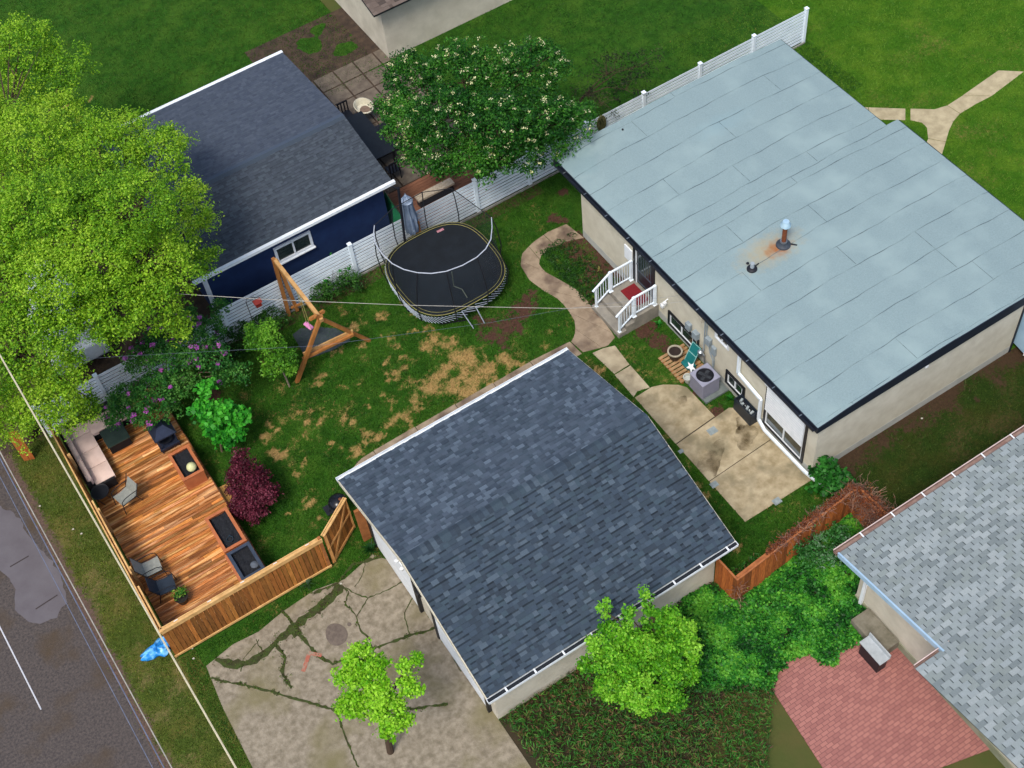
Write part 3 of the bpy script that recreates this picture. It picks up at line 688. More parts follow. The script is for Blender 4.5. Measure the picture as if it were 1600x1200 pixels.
build('vent_pipe', MB().tube([(HX0-.06, 21.02, .3), (HX0-.06, 21.02, 1.02)], .035, 8), M_black, house)
lm = MB(); lm.lathe((HX0-.12, 22.72, 1.15), [(.05, 0), (.07, .1), (.03, .16)], n=10); lm.tube([(HX0, 22.72, 1.35), (HX0-.12, 22.72, 1.32)], .02, 6); build('wall_light', lm, M_white, house, smooth=True)
wbox('dryer_hood', 22.95, .75, .14, .14, .1, M_white)
# flood light on side wall under the long fascia
build('flood_light', MB().box(21.3, 21.42, HY0-.1, HY0, 2.42, 2.54), M_white, house, bevel=.02)
# white door + dark corner trim at the far end of the long wall
build('corner_trim', MB().box(25.36, 25.43, HY0-.035, HY0-.006, 0, 2.62), M_fascia, house)

# stoop: thing of its own
st = thing('concrete_steps', 'grey concrete back steps with white railings below the dark door', 'steps', (16.5, 24, 0))
M_stoop = mat('stoop_concrete', '#8d887c', '#77736a', ns=3.5, rough=.85, bump=.3)
build('landing', MB().box(16.36, HX0-.01, 23.2, 24.76, -.1, .6), M_stoop, st, bevel=.012)
build('tread', MB().box(16.03, 16.358, 23.2, 24.76, -.1, .4), M_stoop, st, bevel=.012)
build('tread', MB().box(15.7, 16.028, 23.2, 24.76, -.1, .2), M_stoop, st, bevel=.012)
def railing(yy):
    f = MB(); H_ = .95
    for (x, z, s) in ((17.22, .6, .045), (16.38, .6, .045), (15.8, .2, .03)):
        f.box(x-s, x+s, yy-s, yy+s, z, z+(H_ if z > .3 else .92)); f.box(x-s*1.7, x+s*1.7, yy-s*1.7, yy+s*1.7, z, z+.02)
    f.beam((17.22, yy, 1.52), (16.36, yy, 1.52), .06, .05); f.beam((17.22, yy, .72), (16.38, yy, .72), .04, .04)
    f.beam((16.38, yy, 1.52), (15.68, yy, 1.05), .06, .05); f.beam((16.38, yy, .72), (15.8, yy, .33), .04, .04)
    r0 = build('railing', f, M_whitev, st)
    b = MB()
    for k in range(7): x = 16.47+k*.1; b.beam((x, yy, .73), (x, yy, 1.5), .018, .018)
    for k in range(5): t = (k+.7)/5.6; x = 16.38-.58*t; b.beam((x, yy, .74-.39*t), (x, yy, 1.5-.39*t-.0), .018, .018)
    build('baluster', b, M_whitev, r0)
railing(24.62); railing(23.29)
tag(build('door_mat', MB().box(16.64, 17.2, 23.55, 24.42, .602, .618), mat('red_coir', '#7c1c22', '#64161c', ns=40, rough=.98, bump=.5)), 'dark red mat lying on the concrete landing', 'door mat')

# ---------------------------------------------------------------- the shingled garage in front
gar = thing('garage', 'garage with blue-grey shingle gable roof and white doors beside the cracked driveway', 'garage', (5.3, 14.3, 0))
GX0, GX1, GY0, GY1, GZ, GR, GYR = 5.04, 13.05, 13.95, 22.05, 2.6, 3.86, 18.0
gw = MB(); gw.box(5.34, 12.75, 14.3, 21.72, -.1, 2.35)
gw.add([(5.34, 14.3, 2.35), (5.34, 21.72, 2.35), (5.34, GYR, 3.55), (12.75, 14.3, 2.35), (12.75, 21.72, 2.35), (12.75, GYR, 3.55)], [(0, 2, 1), (3, 4, 5), (0, 3, 5, 2), (1, 2, 5, 4)])
build('wall', gw, M_stucco2, gar)
rr = MB(); roof_slab(rr, (GX0, GY0, GZ), (GX1, GY0, GZ), (GX1, GYR, GR), (GX0, GYR, GR), .14); roof_slab(rr, (GX0, GYR, GR), (GX1, GYR, GR), (GX1, GY1, GZ), (GX0, GY1, GZ), .14)
gro = build('roof', rr, M_under, gar)
PAL = ['#3c4854', '#38434e', '#414e5a', '#36404a', '#47535e', '#3d4954', '#3b4753', '#4e5b66', '#3f4d57', '#3a4650']
PAL2 = ['#45505c', '#414d58', '#4a5562', '#3d4854', '#4f5b68', '#45515d', '#596673', '#48535f']
sl = math.hypot(GYR-GY0, GR-GZ)
shingles('shingles', (GX0-.02, GY0-.02, GZ+.004), (1, 0, 0), (0, GYR-GY0, GR-GZ), GX1-GX0+.04, sl, .14, PAL, gro, tabw=(.10, .24), lift=(.006, .024), shadow_band=.5, jit=.05)
shingles('shingles', (GX0-.02, GY1+.02, GZ+.004), (1, 0, 0), (0, GYR-GY1, GR-GZ), GX1-GX0+.04, sl, .14, PAL2, gro, tabw=(.09, .24), lift=(.006, .020), shadow_band=.22, jit=.07)
rc = MB(); x = GX0-.02
while x < GX1:
    x1 = min(x+.15, GX1+.02); c = np.array(lin(PAL[rnd.randrange(len(PAL))])); c = tuple(c*.95)
    zz = .036+.004*rnd.random()
    rc.quad((x, GYR-.15, GR-.047+zz-.006), (x1, GYR-.15, GR-.047+zz-.006), (x1, GYR, GR+zz), (x, GYR, GR+zz), c); rc.quad((x, GYR, GR+zz), (x1, GYR, GR+zz), (x1, GYR+.15, GR-.047+zz-.006), (x, GYR+.15, GR-.047+zz-.006), c); x = x1
build('ridge_cap', rc, M_shing, gro, color=True)
gg = MB()
def gutter(mb, x0, x1, y, z, s):   # s=+1 opens towards +y
    mb.box(x0, x1, min(y, y+s*.13), max(y, y+s*.13), z-.11, z-.10); mb.box(x0, x1, min(y+s*.13, y+s*.14), max(y+s*.13, y+s*.14), z-.11, z+.0); mb.box(x0, x1, min(y, y+s*.008), max(y, y+s*.008), z-.10, z-.01)
    mb.box(x0, x0+.01, min(y, y+s*.14), max(y, y+s*.14), z-.10, z-.005); mb.box(x1-.01, x1, min(y, y+s*.14), max(y, y+s*.14), z-.10, z-.005)
gutter(gg, GX0-.05, GX1+.05, GY1+.022, GZ-.02, 1); build('gutter', gg, M_white, gar)
gg = MB(); gutter(gg, GX0-.05, GX1+.05, GY0-.022, GZ-.02, -1); g3 = build('gutter', gg, M_white, gar); build('gutter_infill', MB().box(GX0-.03, GX1+.03, GY0-.15, GY0-.032, GZ-.119, GZ-.06), M_under, g3)  # dark strip filling the near gutter trough
for k in range(9): build('gutter_strap', MB().box(GX0+.5+k*.9, GX0+.55+k*.9, GY0-.165, GY0-.02, GZ-.02, GZ-.012), M_white, g3)
for ya, yb in ((GY0, GYR), (GYR, GY1)):
    za, zb = (GZ, GR) if ya == GY0 else (GR, GZ)
    for xx in (GX0-.03, GX1+.03): build('barge_board', MB().beam((xx, ya, za-.10), (xx, yb, zb-.10), .03, .16), M_stucco, gar)
for ya, yb in ((18.42, 20.98), (14.7, 17.3)):
    d = MB()
    for k in range(4): d.box(5.26, 5.335, ya, yb, .05+k*.53, .57+k*.53)
    dd = build('garage_door', d, M_white, gar, bevel=.008)
    f = MB(); f.box(5.22, 5.338, yb, yb+.1, 0, 2.26); f.box(5.22, 5.338, ya-.1, ya, 0, 2.26); f.box(5.22, 5.338, ya-.1, yb+.1, 2.17, 2.27); build('door_frame', f, M_black, dd)
lp = MB(); lp.box(5.1, 5.3, 17.75, 17.9, 1.95, 2.2); lp.box(5.16, 5.26, 17.72, 17.78, 2.0, 2.1); build('wall_lamp', lp, M_black, gar, bevel=.02)
lp = MB(); lp.box(5.16, 5.3, 18.7, 18.85, 2.3, 2.38); lp.lathe((5.14, 18.95, 2.26), [(.05, 0), (.06, .08), (.02, .1)], n=10); lp.lathe((5.14, 18.65, 2.26), [(.05, 0), (.06, .08), (.02, .1)], n=10); build('flood_light', lp, M_white, gar)
build('corner_board', MB().box(5.3, 5.345, 21.3, 21.74, 0, 2.42), M_stucco, gar)

# ---------------------------------------------------------------- navy garage next door
bg_ = thing('garage', 'navy blue garage with dark grey roof beyond the white fence', 'garage', (5.2, 32, 0))
M_navy = mat('navy_siding', '#1f3358', '#1a2b4e', ns=2.5, rough=.6)
build('wall', MB().box(5.15, 12.0, 31.95, 39.6, -.1, 2.55), M_navy, bg_)
rr = MB(); BX0, BX1, BY0, BYR, BY1, BZ, BR = 4.75, 12.28, 31.68, 34.85, 39.9, 2.62, 3.2
roof_slab(rr, (BX0, BY0, BZ), (BX1, BY0, BZ), (BX1, BYR, BR), (BX0, BYR, BR), .12); roof_slab(rr, (BX0, BYR, BR), (BX1, BYR, BR), (BX1, BY1, BZ+.0), (BX0, BY1, BZ), .12)
bro = build('roof', rr, M_under, bg_)
PB = ['#474f5b', '#444c58', '#4b535f', '#414956', '#464e5b']; PB2 = ['#424951', '#454c55', '#3f464e', '#485058', '#3c434b']
shingles('shingles', (BX0, BY0-.02, BZ+.003), (1, 0, 0), (0, BYR-BY0, BR-BZ), BX1-BX0, math.hypot(BYR-BY0+.02, BR-BZ), .11, PB2, bro, tabw=(.08, .2), lift=(.004, .010), shadow_band=.2, jit=.05)
shingles('shingles', (BX0, BY1, BZ+.003), (1, 0, 0), (0, BYR-BY1, BR-BZ), BX1-BX0, math.hypot(BYR-BY1, BR-BZ), .11, PB, bro, tabw=(.08, .2), lift=(.004, .010), shadow_band=.15, jit=.05)
rc = MB(); rc.quad((BX0, BYR-.16, BR-.02), (BX1, BYR-.16, BR-.02), (BX1, BYR, BR+.035), (BX0, BYR, BR+.035), lin('#3f4954')); rc.quad((BX0, BYR, BR+.035), (BX1, BYR, BR+.035), (BX1, BYR+.16, BR+.01), (BX0, BYR+.16, BR+.01), lin('#465160'))
build('ridge_cap', rc, M_shing, bro, color=True)
gg = MB(); gutter(gg, BX0-.03, BX1+.08, BY0-.02, BZ+.0, -1); gg.box(BX0-.03, BX1+.08, BY0-.16, BY0-.02, BZ-.012, BZ-.006); build('gutter', gg, M_white, bg_)
gg = MB(); gutter(gg, BX0-.03, BX1+.03, BY1+.02, BZ+.0, 1); gg.box(BX0-.03, BX1+.03, BY1+.02, BY1+.16, BZ-.012, BZ-.006); build('gutter', gg, M_white, bg_)
wn = MB(); y = 31.95; x0, x1, z0, z1 = 7.78, 9.0, 1.28, 1.86
for a in ((x0-.09, x1+.09, z0-.09, z0), (x0-.09, x1+.09, z1, z1+.09), (x0-.09, x0, z0, z1), (x1, x1+.09, z0, z1), ((x0+x1)/2-.03, (x0+x1)/2+.03, z0, z1)): wn.box(a[0], a[1], y-.06, y+.02, a[2], a[3])
wn.box(x0-.12, x1+.12, y-.12, y-.0, z0-.13, z0-.092); wn_ = build('window', wn, M_white, bg_); build('pane', MB().box(x0, x1, y-.012, y+.01, z0, z1), M_glass, wn_)
build('corner_trim', MB().box(5.1, 5.24, 31.92, 32.1, 0, 2.5), M_white, bg_); build('corner_light', MB().box(12.0, 12.12, 34.2, 34.4, 2.2, 2.4), M_black, bg_)

# ---------------------------------------------------------------- neighbour house, lower right
nh = thing('neighbour_house', 'pale house under light grey three-tab shingles at the right behind the ivy', 'house', (15.66, 11, 0))
NZ = 2.72; RP = .17
build('wall', MB().box(15.68, 30, -6, 11.55, .3, 2.62), M_stucco2, nh); build('foundation', MB().box(15.64, 30.02, -6.02, 11.57, -.1, .302), mat('mossy_foundation', '#777a60', '#8b8b78', ns=3), nh)
NL = 9.2
def nz(y): return NZ+RP*(11.95-y)
rr = MB(); roof_slab(rr, (15.08, 11.95, NZ), (30.5, 11.95, NZ), (30.5, 3, nz(3)), (15.08, 3, nz(3)), .12); nro = build('roof', rr, M_under, nh)
PN = ['#848d8a', '#8a9392', '#7e8786', '#909999', '#778080', '#879090', '#979f9e']
shingles('shingles', (15.06, 11.97, NZ+.004), (1, 0, 0), (0, -1, RP), 15.4, 9.1, .143, PN, nro, threetab=True, gap=.022, lift=(.008, .012), jit=.04)
rr = MB(); roof_slab(rr, (14.2, 8.07, nz(8.07)), (15.079, 8.07, nz(8.07)), (15.079, 3, nz(3)), (14.2, 3, nz(3)), .12); nr2 = build('roof', rr, M_under, nh)
shingles('shingles', (14.155, 11.97-.143*27/math.hypot(1, RP), nz(11.97-.143*27/math.hypot(1, RP))+.004), (1, 0, 0), (0, -1, RP), .905, 5.1, .143, PN, nr2, threetab=True, gap=.022, lift=(.008, .012), jit=.04)
gg = MB(); gutter(gg, 15.0, 30.5, 11.99, NZ-.01, 1)
M_brg = mat('taupe_gutter', '#7b5f57', '#8d7a70', ns=5, rough=.5)
ng = build('gutter', gg, M_brg, nh); build('gutter_lip', MB().box(15.0, 30.5, 12.12, 12.145, NZ-.01, NZ+.012), mat('pale_lip', '#c9b5ac', '#bba8a0', rough=.5), ng)
for k in range(12): build('gutter_strap', MB().box(15.9+k*1.1, 15.94+k*1.1, 11.97, 12.14, NZ+.012, NZ+.018), M_white, ng)
gg = MB(); gutter(gg, 14.2, 15.4, 8.12, nz(8.12)-.03, 1); ng = build('gutter', gg, M_brg, nh); build('gutter_lip', MB().box(14.2, 15.4, 8.245, 8.27, nz(8.12)-.03, nz(8.12)-.01), MC['pale_lip'], ng)
bk = MB(); bk.beam((15.04, 11.97, NZ-.05), (15.04, 8.1, nz(8.1)-.05), .05, .18)
build('rake_trim', bk, mat('pale_blue_trim', '#9fb9cc', '#93aec2', rough=.45), nh)
dn = MB(); dn.beam((15.62, 11.3, 2.5), (15.62, 11.3, .2), .08, .1); dn.beam((15.6, 9.0, 2.4), (15.6, 9.0, 1.9), .07, .08); build('downspout', dn, M_white, nh)
lv = MB(); lv.lathe((15.66, 8.75, 1.1), [(.02, 0), (.05, .02), (.05, .06), (.01, .08)], n=10); build('hose_bib', lv, M_black, nh)
tag(build('side_landing', MB().box(15.0, 15.63, 9.75, 11.0, -.05, .42), mat('mossy_concrete', '#7b7668', '#5f5b4c', ns=4, rough=.9)), 'low stained concrete landing against the neighbour wall', 'landing')
sb = thing('storage_box', 'dark storage box with a tilted white lid beside the concrete landing', 'storage box', (14.75, 9.9, 0))
build('box_body', MB().box(14.66, 14.98, 9.5, 10.25, 0, .55), M_black, sb, bevel=.02)
lid = MB(); lid.beam((14.82, 9.46, .6), (14.82, 10.3, .6), .34, .03); lid.beam((15.0, 9.46, .68), (15.0, 10.3, .68), .04, .2); build('lid', lid, mat('lid_grey', '#a9afb1', '#969c9e', ns=6, rough=.5), sb)
# shed door / white trailer seen at the right edge of the bungalow
tr = thing('utility_trailer', 'white panelled trailer end just past the far corner of the bungalow', 'trailer', (26.6, 15.2, 0))
tb = MB(); q = [(25.52, 15.0), (27.9, 14.85), (28.0, 16.4), (25.7, 16.5)]; tb.prism(q, .25, 1.95); build('trailer_body', tb, mat('pale_trailer', '#a9c8dc', '#98b9cf', ns=2, rough=.4), tr, bevel=.03)
fr = MB(); fr.tube([(25.5, 14.97, .25), (25.5, 14.97, 1.95), (27.92, 14.82, 1.95), (27.92, 14.82, .25)], .035, 6, closed=True); build('trailer_frame', fr, M_white, tr)
for x in (26.2, 27.3):
    wv = MB(); wv.lathe((0, 0, 0), [(.18, -.08), (.25, -.06), (.25, .06), (.18, .08)], n=16); wv.v = [(x+a, 14.9+c, .25+b) for a, b, c in wv.v]; build('wheel', wv, M_black, tr)
# neighbour house further up (mostly out of frame)
fh = thing('far_house', 'brown roofed house top beyond the neighbour patio', 'house', (16, 42, 0))
build('wall', MB().box(16.5, 26, 40, 48, 0, 2.7), M_stucco2, fh)
rr = MB(); roof_slab(rr, (16, 39.5, 2.7), (26.5, 39.5, 2.7), (26.5, 44, 3.9), (16, 44, 3.9)); roof_slab(rr, (16, 44, 3.9), (26.5, 44, 3.9), (26.5, 48.5, 2.7), (16, 48.5, 2.7)); fr_ = build('roof', rr, M_under, fh)
shingles('shingles', (16, 39.5, 2.704), (1, 0, 0), (0, 4.5, 1.2), 10.5, 4.65, .15, ['#5a4f48', '#645850', '#4f4640', '#6c6058'], fr_)
shingles('shingles', (16, 48.5, 2.704), (1, 0, 0), (0, -4.5, 1.2), 10.5, 4.65, .15, ['#5a4f48', '#645850', '#4f4640', '#6c6058'], fr_)

# ---------------------------------------------------------------- white fence
wf = thing('white_fence', 'long white horizontal board fence across the back of the yard', 'fence', (10, 30.85, 0))
FY = 30.84
posts = [-1.5, .6, 2.75, 5.15, 7.55, 9.98, 12.5, 14.98, 17.2, 19.72, 22.25, 24.8, 27.3, 29.8]
for x in posts:
    p = MB(); p.box(x-.06, x+.06, FY-.06, FY+.06, -.1, 1.62); p.box(x-.075, x+.075, FY-.075, FY+.075, 1.62, 1.65); build('post', p, M_whitev, wf)
for a, b in zip(posts[:-1], posts[1:]):
    p = MB(); z = .08; k = 0
    if abs(a-2.75) < .01: a += .0
    while z < 1.58:
        h = .152+rnd.uniform(-.006, .006)
        p.box(a+.06, b-.06, FY-.012, FY, z, z+h-rnd.choice((.034, .038, .044))); z += h; k += 1
    build('board_panel', p, M_whitev, wf)
kb = MB(); kb.box(-1.5, 29.8, FY-.1, FY-.07, -.05, .09); build('kick_board', kb, mat('weathered_white_wood', '#9c9c98', '#7d7a72', ns=5), wf)

# ---------------------------------------------------------------- cedar fence round the deck
def cedar_panel(a, b, z0, z1, face, M, w_=.135):
    mb = MB(); a = Vector((*a, 0)); b = Vector((*b, 0)); L = (b-a).length; d = (b-a)/L; s = Vector((-d.y, d.x, 0))*face
    n = max(1, int(L/w_)); w2 = L/n
    for i in range(n):
        p = a+d*(i+.5)*w2+s*(.0 if i % 2 else .006); tone = rnd.choice((.62, .78, .9, 1.0, 1.12, 1.3))*rnd.uniform(.94, 1.06); hue = rnd.uniform(.92, 1.06)
        q0 = Vector((p.x, p.y, z0)); q1 = Vector((p.x, p.y, z1))
        hx = d*(w2/2-.007); hy = s*.010
        vs = [q0-hx-hy, q0+hx-hy, q0+hx+hy, q0-hx+hy, q1-hx-hy, q1+hx-hy, q1+hx+hy, q1-hx+hy]
        mb.add(vs, [(0, 3, 2, 1), (4, 5, 6, 7), (0, 1, 5, 4), (1, 2, 6, 5), (2, 3, 7, 6), (3, 0, 4, 7)], (tone, tone*hue, tone*hue*.95))
    return mb
cf = thing('cedar_fence', 'cedar board fence with pale caps enclosing the wooden deck', 'fence', (-1.33, 21.2, 0))
AX, AY = -1.33, 21.2
build('board_panel', cedar_panel((AX, AY), (3.78, AY), .06, 1.66, 1, M_cedar), M_cedar, cf, color=True)
build('board_panel', cedar_panel((AX, AY), (AX, 30.4), .06, 1.66, 1, M_cedar), M_cedar, cf, color=True)
cp = MB(); cp.box(AX-.07, 3.8, AY-.05, AY+.03, 1.70, 1.735); cp.box(AX-.02, 3.8, AY+.06, AY+.10, 1.62, 1.70); cp.box(AX-.05, 3.8, AY-.045, AY-.012, .1, .18); cp.box(AX-.02, 3.8, AY-.045, AY-.012, 1.56, 1.69)
build('cap_rail', cp, M_cap, cf)
cp = MB(); cp.box(AX-.07, AX-.03, AY+.04, 30.4, 1.62, 1.735); cp.box(AX-.06, AX-.012, AY+.04, 30.4, 1.5, 1.6); cp.box(AX+.012, AX+.06, AY+.04, 22.9, 1.60, 1.70); cp.box(AX+.012, AX+.06, 23.4, 26.4, 1.60, 1.70)
build('cap_rail', cp, M_cap, cf)
for (x, y) in [(AX+.07, AY+.07), (1.25, AY+.07), (3.74, AY+.02), (AX+.07, 23.6), (AX+.07, 26.0), (AX+.07, 28.4)]:
    build('post', MB().box(x-.045, x+.045, y-.045, y+.045, -.1, 1.69 if x < 3 else 1.78), M_cap if x < 3 else mat('cedar_post', '#a0673a', '#83502a', ns=5), cf)
for k in range(5): build('cap_block', MB().box(-.9+k*1.05, -.78+k*1.05, AY+.032, AY+.062, 1.66, 1.72), M_white, cf)
gp_ = MB(); ga = Vector((3.86, 21.24)); gb = Vector((5.02, 22.0))
gate = thing('wooden_gate', 'cedar gate standing ajar with a diagonal brace between fence and garage', 'gate', (3.86, 21.24, 0))
build('board_panel', cedar_panel(ga, gb, .08, 1.7, -1, M_cedar), M_cedar, gate, color=True)
d2 = (gb-ga).normalized(); s2 = Vector((d2.y, -d2.x))*.035
def P2(t, z): p = ga+(gb-ga)*t+s2; return (p.x, p.y, z)
M_brace = mat('gate_brace', '#c89358', '#ab7740', ns=6)
bm = MB(); bm.beam(P2(0, .16), P2(1, .16), .04, .1); bm.beam(P2(0, .95), P2(1, .95), .035, .08); bm.beam(P2(.04, .1), P2(.04, 1.66), .04, .09, up=(1, 0, 0)); bm.beam(P2(.1, .2), P2(.93, 1.6), .032, .09); bm.beam(P2(.96, .1), P2(.96, 1.66), .04, .06, up=(1, 0, 0))
build('brace', bm, M_brace, gate)
cp = MB(); s3 = s2*.8; cp.beam((ga.x+s3.x, ga.y+s3.y, 1.72), (gb.x+s3.x, gb.y+s3.y, 1.72), .07, .04); cp.beam((ga.x-s3.x*1.5, ga.y-s3.y*1.5, 1.72), (gb.x-s3.x*1.5, gb.y-s3.y*1.5, 1.72), .04, .04); build('cap_rail', cp, M_cap, gate)
tag(build('gate_post', MB().beam((5.14, 21.42, -.05), (5.14, 21.42, 1.72), .26, .09, up=(0, 1, 0)), MC['cedar_post']), 'brown wooden board standing upright against the garage wall by the gate', 'post')

# second cedar fence by the neighbour
sf = thing('old_cedar_fence', 'brown wooden fence with dead vines between patio and ivy bed', 'fence', (12.78, 13.9, 0))
build('board_panel', cedar_panel((12.78, 13.35), (17.35, 13.72), .05, 1.62, 1, M_cedar2), M_cedar2, sf, color=True)
build('board_panel', cedar_panel((12.78, 13.35), (12.74, 14.25), .05, 1.62, 1, M_cedar2), M_cedar2, sf, color=True)
build('board_panel', cedar_panel((17.35, 13.72), (17.38, 12.1), .05, 1.6, 1, M_cedar2), M_cedar2, sf, color=True)
cp = MB(); cp.beam((12.72, 13.31, 1.64), (17.4, 13.68, 1.64), .05, .045); cp.beam((12.78, 13.42, 1.56), (17.35, 13.79, 1.56), .09, .035); cp.beam((12.74, 13.3, 1.65), (12.7, 14.25, 1.65), .05, .04); cp.beam((17.42, 13.7, 1.62), (17.45, 12.1, 1.62), .06, .04)
build('cap_rail', cp, mat('old_cap', '#a96a3f', '#8b5330', ns=6), sf)
tag(build('fence_board', cedar_panel((-2.62, 30.42), (-2.28, 30.3), .0, 1.6, 1, M_cedar2, .17), M_cedar2, color=True), 'short piece of brown wooden fence under the big tree by the alley', 'fence')
lf = thing('alley_fence', 'dark wooden fence end carrying a white strip near the alley', 'fence', (-2.6, 30.6, 0)) if False else None
# ---------------------------------------------------------------- deck
M_deck = mat('deck_board', '#bd7a40', '#8a5526', ns=3, rough=.5, attr='col', stretch=(.8, 10, 1), bump=.35, bs=14, c3='#dca973', n3=1.3, lo=.38, hi=.62)
DZ = .40
deck = thing('wooden_deck', 'brown stained board deck inside the cedar fence corner', 'deck', (-1.2, 21.3, 0))
dm = MB(); y = 21.32
while y < 30.3:
    x = -1.24; t0 = rnd.uniform(.7, 1.2)
    first = True
    while x < 2.1:
        L = rnd.uniform(1.0, 3.2) if first else rnd.uniform(1.4, 3.6); first = False; x2 = min(x+L, 2.1)
        t = rnd.choice((.55, .75, .9, 1.0, 1.15, 1.4))*rnd.uniform(.9, 1.1)
        dm.box(x, x2-.004, y, y+.101, DZ-.03, DZ+rnd.uniform(-.002, .002), (t, t*rnd.uniform(.9, 1.05), t*rnd.uniform(.8, 1.05))); x = x2
    y += .112
build('board', dm, M_deck, deck, color=True)
fb = MB(); fb.box(2.10, 2.125, 21.3, 30.3, 0, DZ-.005); fb.box(-1.26, 2.1, 21.28, 21.31, 0, DZ-.005); fb.box(-1.2, 2.08, 21.4, 30.2, 0, DZ-.04)
build('rim', fb, mat('deck_rim', '#6c452b', '#543420', ns=5), deck)
sp_ = MB()
for k in range(3): sp_.box(2.13+k*.125, 2.245+k*.125, 24.55, 25.62, .18, .21, (1, .95, .8))
sp_.box(2.14, 2.47, 24.57, 25.60, 0, .178, (.5, .4, .4)); build('step', sp_, mat('step_board', '#a9834c', '#8a6736', ns=6, rough=.7, attr='col'), deck, color=True)

# planters
M_ply = mat('planter_wood', '#b26a42', '#a05c38', ns=4, rough=.6, bump=.2)
M_psoil = mat('potting_soil', '#15171b', '#23252a', ns=12, rough=.9, bump=.8, bs=30)
def planter(x0, x1, y0, y1, label, h=.55, rim=M_ply, name='planter_box', body=M_ply):
    t = thing(name, label, 'planter', ((x0+x1)/2, (y0+y1)/2, DZ), group='rectangular planters along the deck edge')
    z1 = DZ+h
    b = MB()
    for a in ((x0+.02, x1-.02, y0+.02, y0+.05), (x0+.02, x1-.02, y1-.05, y1-.02), (x0+.02, x0+.05, y0+.05, y1-.05), (x1-.05, x1-.02, y0+.05, y1-.05)): b.box(*a, DZ+.002, z1)
    build('box', b, body, t)
    r_ = MB(); q = .1
    r_.box(x0, x1, y0, y0+q, z1, z1+.03); r_.box(x0, x1, y1-q, y1, z1, z1+.03); r_.box(x0, x0+q, y0+q, y1-q, z1, z1+.03); r_.box(x1-q, x1, y0+q, y1-q, z1, z1+.03)
    build('rim', r_, rim, t, bevel=.004)
    s = MB(); n = 8
    P = [[(x0+.05+(x1-x0-.1)*i/n, y0+.05+(y1-y0-.1)*j/n, z1-.12+rnd.uniform(-.02, .02)) for i in range(n+1)] for j in range(n+1)]
    for i in range(n):
        for j in range(n): s.quad(P[j][i], P[j][i+1], P[j+1][i+1], P[j+1][i])
    build('soil', s, M_psoil, t); return t
planter(1.30, 2.02, 25.92, 27.12, 'orange wooden planter with a pale globe lamp on its black soil')
gl = MB(); gl.lathe((1.74, 26.25, DZ+.44), [(.02, 0), (.1, .03), (.15, .1), (.16, .16), (.13, .24), (.06, .30), (.01, .32)], n=20)
tag(build('globe_lamp', gl, mat('cream_globe', '#cfcf9a', '#c2c28c', ns=5, rough=.4), smooth=True), 'pale cream globe lying in the orange planter', 'globe')
planter(1.27, 2.02, 22.9, 24.33, 'orange wooden planter of bare soil beside a dark planter')
planter(1.30, 2.05, 21.72, 22.84, 'dark blue-grey planter with one orange rail at the fence corner', rim=mat('slate_paint', '#3c4553', '#343c49', ns=5, rough=.4), body=MC['slate_paint'])
ob = MB(); ob.box(1.22, 1.29, 21.5, 22.8, DZ+.5, DZ+.585); tag(build('rail_board', ob, M_ply), 'orange board laid along the side of the dark planter', 'board')
hs = MB(); hs.tube([(1.62+.1*math.cos(t*.6), 23.3+.1*math.sin(t*.6), DZ+.45+t*.003) for t in range(14)], .012, 6); hs.lathe((1.66, 23.4, DZ+.46), [(.03, 0), (.025, .04)], n=8)
tag(build('garden_hose', hs, mat('dark_hose', '#2b3840', '#25303a', ns=5, rough=.4)), 'small dark hose coil on the soil of the middle planter', 'hose')
st_ = MB(); st_.lathe((1.85, 22.1, DZ+.42), [(.1, 0), (.13, .04), (.06, .09)], n=9); tag(build('stone', st_, mat('grey_stone', '#5a616a', '#474d55', ns=7), smooth=True), 'grey stone sitting in the dark planter', 'stone')

# sectional sofa along the fence
so = thing('sectional_sofa', 'black wicker corner sofa with pink-beige cushions against the cedar fence', 'sofa', (-.9, 28.9, DZ))
M_wick = mat('black_wicker', '#1a1a1d', '#0f0f12', ns=30, rough=.7, bump=.6, bs=60)
M_cush = mat('blush_cushion', '#ddc2b4', '#cdb1a3', ns=3, rough=.95, bump=.2, bs=20)
b = MB(); b.box(-1.22, -.42, 27.52, 30.2, DZ+.002, DZ+.26); b.box(-1.24, -1.08, 27.5, 30.25, DZ+.26, DZ+.6); b.box(-.42, 1.1, 29.4, 30.2, DZ+.002, DZ+.26); b.box(-1.0, 1.1, 30.06, 30.22, DZ+.26, DZ+.6); b.box(-1.2, -.40, 27.46, 27.54, DZ+.002, DZ+.4)
build('sofa_frame', b, M_wick, so, bevel=.02)
def cushion(x0, x1, y0, y1, z0, z1, name='cushion', M=M_cush, tilt=0):
    n = 6; mb = MB(); P = []
    for j in range(n+1):
        for i in range(n+1):
            u, v = i/n, j/n; e = (min(u, 1-u)*min(v, 1-v)*4)**.35 if 0 < u < 1 and 0 < v < 1 else 0
            P.append((x0+(x1-x0)*u, y0+(y1-y0)*v, z0+(z1-z0)*(.72+.28*e)+tilt*u))
    k = len(P); B = [(p[0], p[1], z0+tilt*(p[0]-x0)/(x1-x0)) for p in P]
    f = []
    for j in range(n):
        for i in range(n): a = j*(n+1)+i; f.append((a, a+1, a+n+2, a+n+1)); f.append((k+a, k+a+n+1, k+a+n+2, k+a+1))
    for i in range(n):
        f.append((k+i, k+i+1, i+1, i)); a = n*(n+1)+i; f.append((a, a+1, k+a+1, k+a)); a = i*(n+1); f.append((a, a+n+1, k+a+n+1, k+a)); a += n; f.append((k+a, k+a+n+1, a+n+1, a))
    mb.add(P+B, f); return build(name, mb, M, so, smooth=True)
for k in range(4): cushion(-1.0, -.36, 27.56+k*.68, 27.56+k*.68+.665, DZ+.26, DZ+.42)
